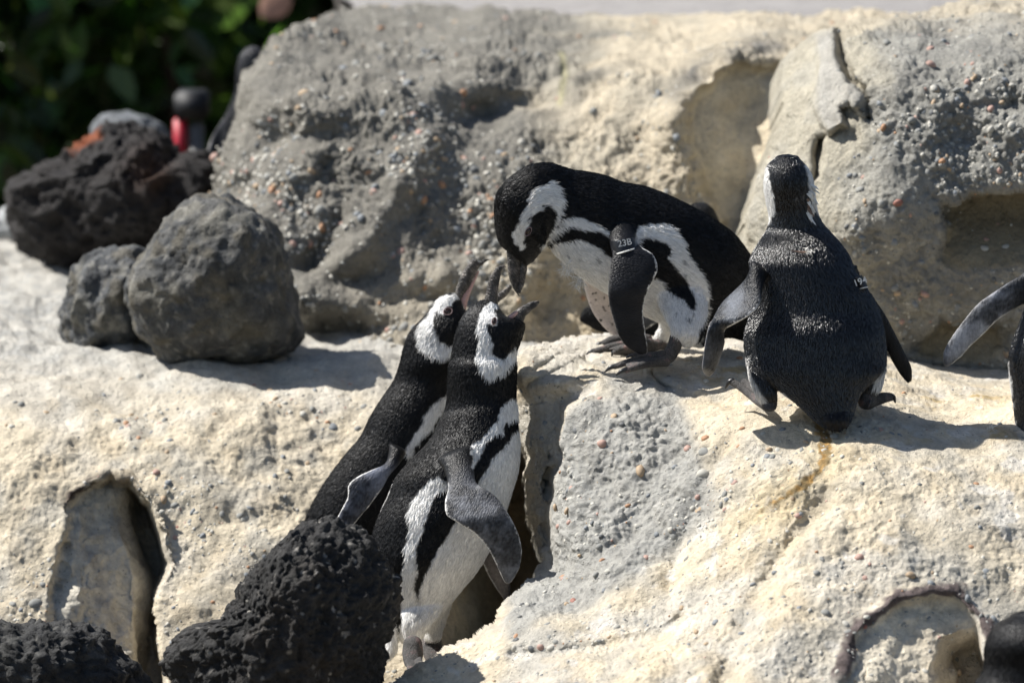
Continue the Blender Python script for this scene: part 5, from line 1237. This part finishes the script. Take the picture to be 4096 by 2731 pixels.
# ------------------------------------------------------------------ shrubs, post and dead leaf behind
def leaf_mat(name, c, rough=0.35):
    t = NT(name); at = t.attr('tint').outputs['Color']
    t.color(t.mix(1.0, at, c, 'MULTIPLY')); t.set(Roughness=rough)
    tr = t.n('ShaderNodeBsdfTranslucent'); t.l(t.mix(1.0, at, (c[0] * 1.6, c[1] * 1.7, c[2] * .6), 'MULTIPLY'), tr.inputs[0])
    mx = t.n('ShaderNodeMixShader'); mx.inputs[0].default_value = 0.4
    t.l(t.b.outputs[0], mx.inputs[1]); t.l(tr.outputs[0], mx.inputs[2]); t.l(mx.outputs[0], t.out.inputs[0])
    return t.m
LEAF = leaf_mat('leaf_green', (0.06, 0.10, 0.032), 0.28)

def leaves(name, n, centre, ext, size, seed, parent=None, mat=None):
    r = np.random.default_rng(seed)
    d = r.normal(size=(n, 3)); d /= np.linalg.norm(d, axis=1)[:, None]
    rad = r.random(n) ** .45
    c = np.array(centre) + d * rad[:, None] * np.array(ext)
    c += .18 * np.stack([perlin(c * 2.2), perlin(c * 2.2 + 9), perlin(c * 2.2 + 5)], 1)
    c = c[c[:, 2] > gz]; n = len(c)
    a = r.normal(size=(n, 3)); a[:, 2] -= .5; a /= np.linalg.norm(a, axis=1)[:, None]
    b = np.cross(a, r.normal(size=(n, 3))); b /= np.linalg.norm(b, axis=1)[:, None]; nn = np.cross(a, b)
    L = size * r.uniform(.6, 1.3, n)[:, None]
    w = L * .24
    pts = [c, c + a * L * .35 + b * w + nn * w * .25, c + a * L * .35 - b * w + nn * w * .25, c + a * L * .7 + b * w * .8, c + a * L * .7 - b * w * .8, c + a * L - nn * w * .4, c + a * L * .4]
    V_ = np.stack(pts, 1).reshape(-1, 3); k = np.arange(n)[:, None] * 7
    tri = np.concatenate([k + np.array(q) for q in ((0, 1, 6), (0, 6, 2), (1, 3, 6), (6, 4, 2), (3, 5, 6), (6, 5, 4))], 0)
    ob = mesh_obj(name, V_, tri, mat or LEAF, parent, smooth=False)
    t = ((r.uniform(.4, 1.4, (n, 1)) + 1.3 * (r.random((n, 1)) < .16)) * np.array([1, 1, 1]) * (1 + r.uniform(-.25, .25, (n, 3)))).repeat(7, 0); set_col(ob.data, t)
    return ob

def shrub(label, x, y, h, wx, wy, n, size, seed):
    e = bpy.data.objects.new('shrub', None); COL.objects.link(e); e.location = (x, y, gz); tag(e, label, 'shrub', 'shrubs behind the rocks')
    inv = Matrix.Translation((-x, -y, -gz))
    c = leaves('crown', n, (x, y, gz + h * .55), (wx, wy, h * .55), size, seed); c.data.transform(inv); c.parent = e
    r = np.random.default_rng(seed + 50); V_, F_, off = [], [], 0
    for k in range(5):
        a = k / 5 * 6.28; top = np.array([math.cos(a) * wx * .5, math.sin(a) * wy * .5, h * r.uniform(.6, .85)])
        for s in range(5):
            t = s / 4; p = top * t + np.array([.12 * math.sin(t * 5 + k), .1 * math.cos(t * 4 + k), 0]) * t; rd = .035 * (1 - .75 * t)
            for q in range(6): V_.append(p + rd * np.array([math.cos(q * 1.047), math.sin(q * 1.047), 0]))
            if s:
                for q in range(6): F_.append([off + (s - 1) * 6 + q, off + (s - 1) * 6 + (q + 1) % 6, off + s * 6 + (q + 1) % 6, off + s * 6 + q])
        off += 30
    mesh_obj('trunk', np.array(V_), F_, M['bark'], e)
M['bark'] = plain('bark', (.07, .05, .035), .9, .2, .004, 60)
shrub('broad-leaved green shrub nearest the pale stone, some leaves catching the sun', -1.75, 5.2, 1.5, .7, .6, 3500, .13, 11)
shrub('tall dark green shrub behind the black lava boulder', -.95, 6.6, 3.4, 1.0, .8, 14000, .12, 12)
shrub('tall dark green shrub standing above the left end of the rock face', .35, 7.2, 3.6, 1.1, .9, 16000, .12, 13)
shrub('tall dark green shrub filling the top left corner', -2.2, 7.2, 3.6, 1.0, .9, 16000, .12, 14)
shrub('pale green shrub with large leaves at the left edge behind the black lava boulder', -1.15, 5.4, 1.15, .45, .45, 700, .15, 17)
hd = leaves('hedge_foliage', 42000, (-1.2, 9.2, 1.2), (5.5, 1.3, 2.6), .16, 15); hd['kind'] = 'stuff'

def box(p0, p1, bev=.006):
    bm = bmesh.new(); bmesh.ops.create_cube(bm, size=1)
    for w in bm.verts: w.co = Vector([(p0[k] + p1[k]) / 2 + w.co[k] * (p1[k] - p0[k]) for k in range(3)])
    bmesh.ops.bevel(bm, geom=bm.edges[:], offset=bev, segments=2, affect='EDGES')
    v = [w.co[:] for w in bm.verts]; f = [[w.index for w in q.verts] for q in bm.faces]; bm.free(); return v, f
yp = 2.9
def at(V, Y): return P(*F('V', V)[0], Y)
a, b = at((432, 285), yp), at((466, 372), yp)
post = mesh_obj('marker_post', *box((a[0], yp, gz), (b[0], yp + .06, a[2])), plain('grey_metal', (.17, .17, .17), .5))
tag(post, 'grey post with a red panel and dark cap behind the black lava boulder', 'post')
a2, b2 = at((398, 275), yp), at((431, 372), yp)
mesh_obj('red_panel', *box((a2[0], yp - .012, b2[2] - .05), (b2[0] - .001, yp + .04, a2[2]), .003), plain('red_paint', (.42, .012, .03), .45), post)
a3, b3 = at((372, 214), yp), at((486, 276), yp)
mesh_obj('cap', *box((a3[0] + .03, yp - .02, b3[2] + .002), (b3[0] - .01, yp + .1, a3[2]), .007), plain('dark_plastic', (.012, .013, .016), .6), post)
c = at((625, 18), 4.6)
lf = feather_strip('dry_leaf', c + np.array([.04, 0, .04]), (-.7, 0, -.7), (0, -1, .2), .10, .085, .3, plain('dry_leaf', (.42, .24, .17), .7, .3, .002, 60)); tag(lf, 'dry pinkish brown leaf hanging in front of the dark shrubs', 'leaf')
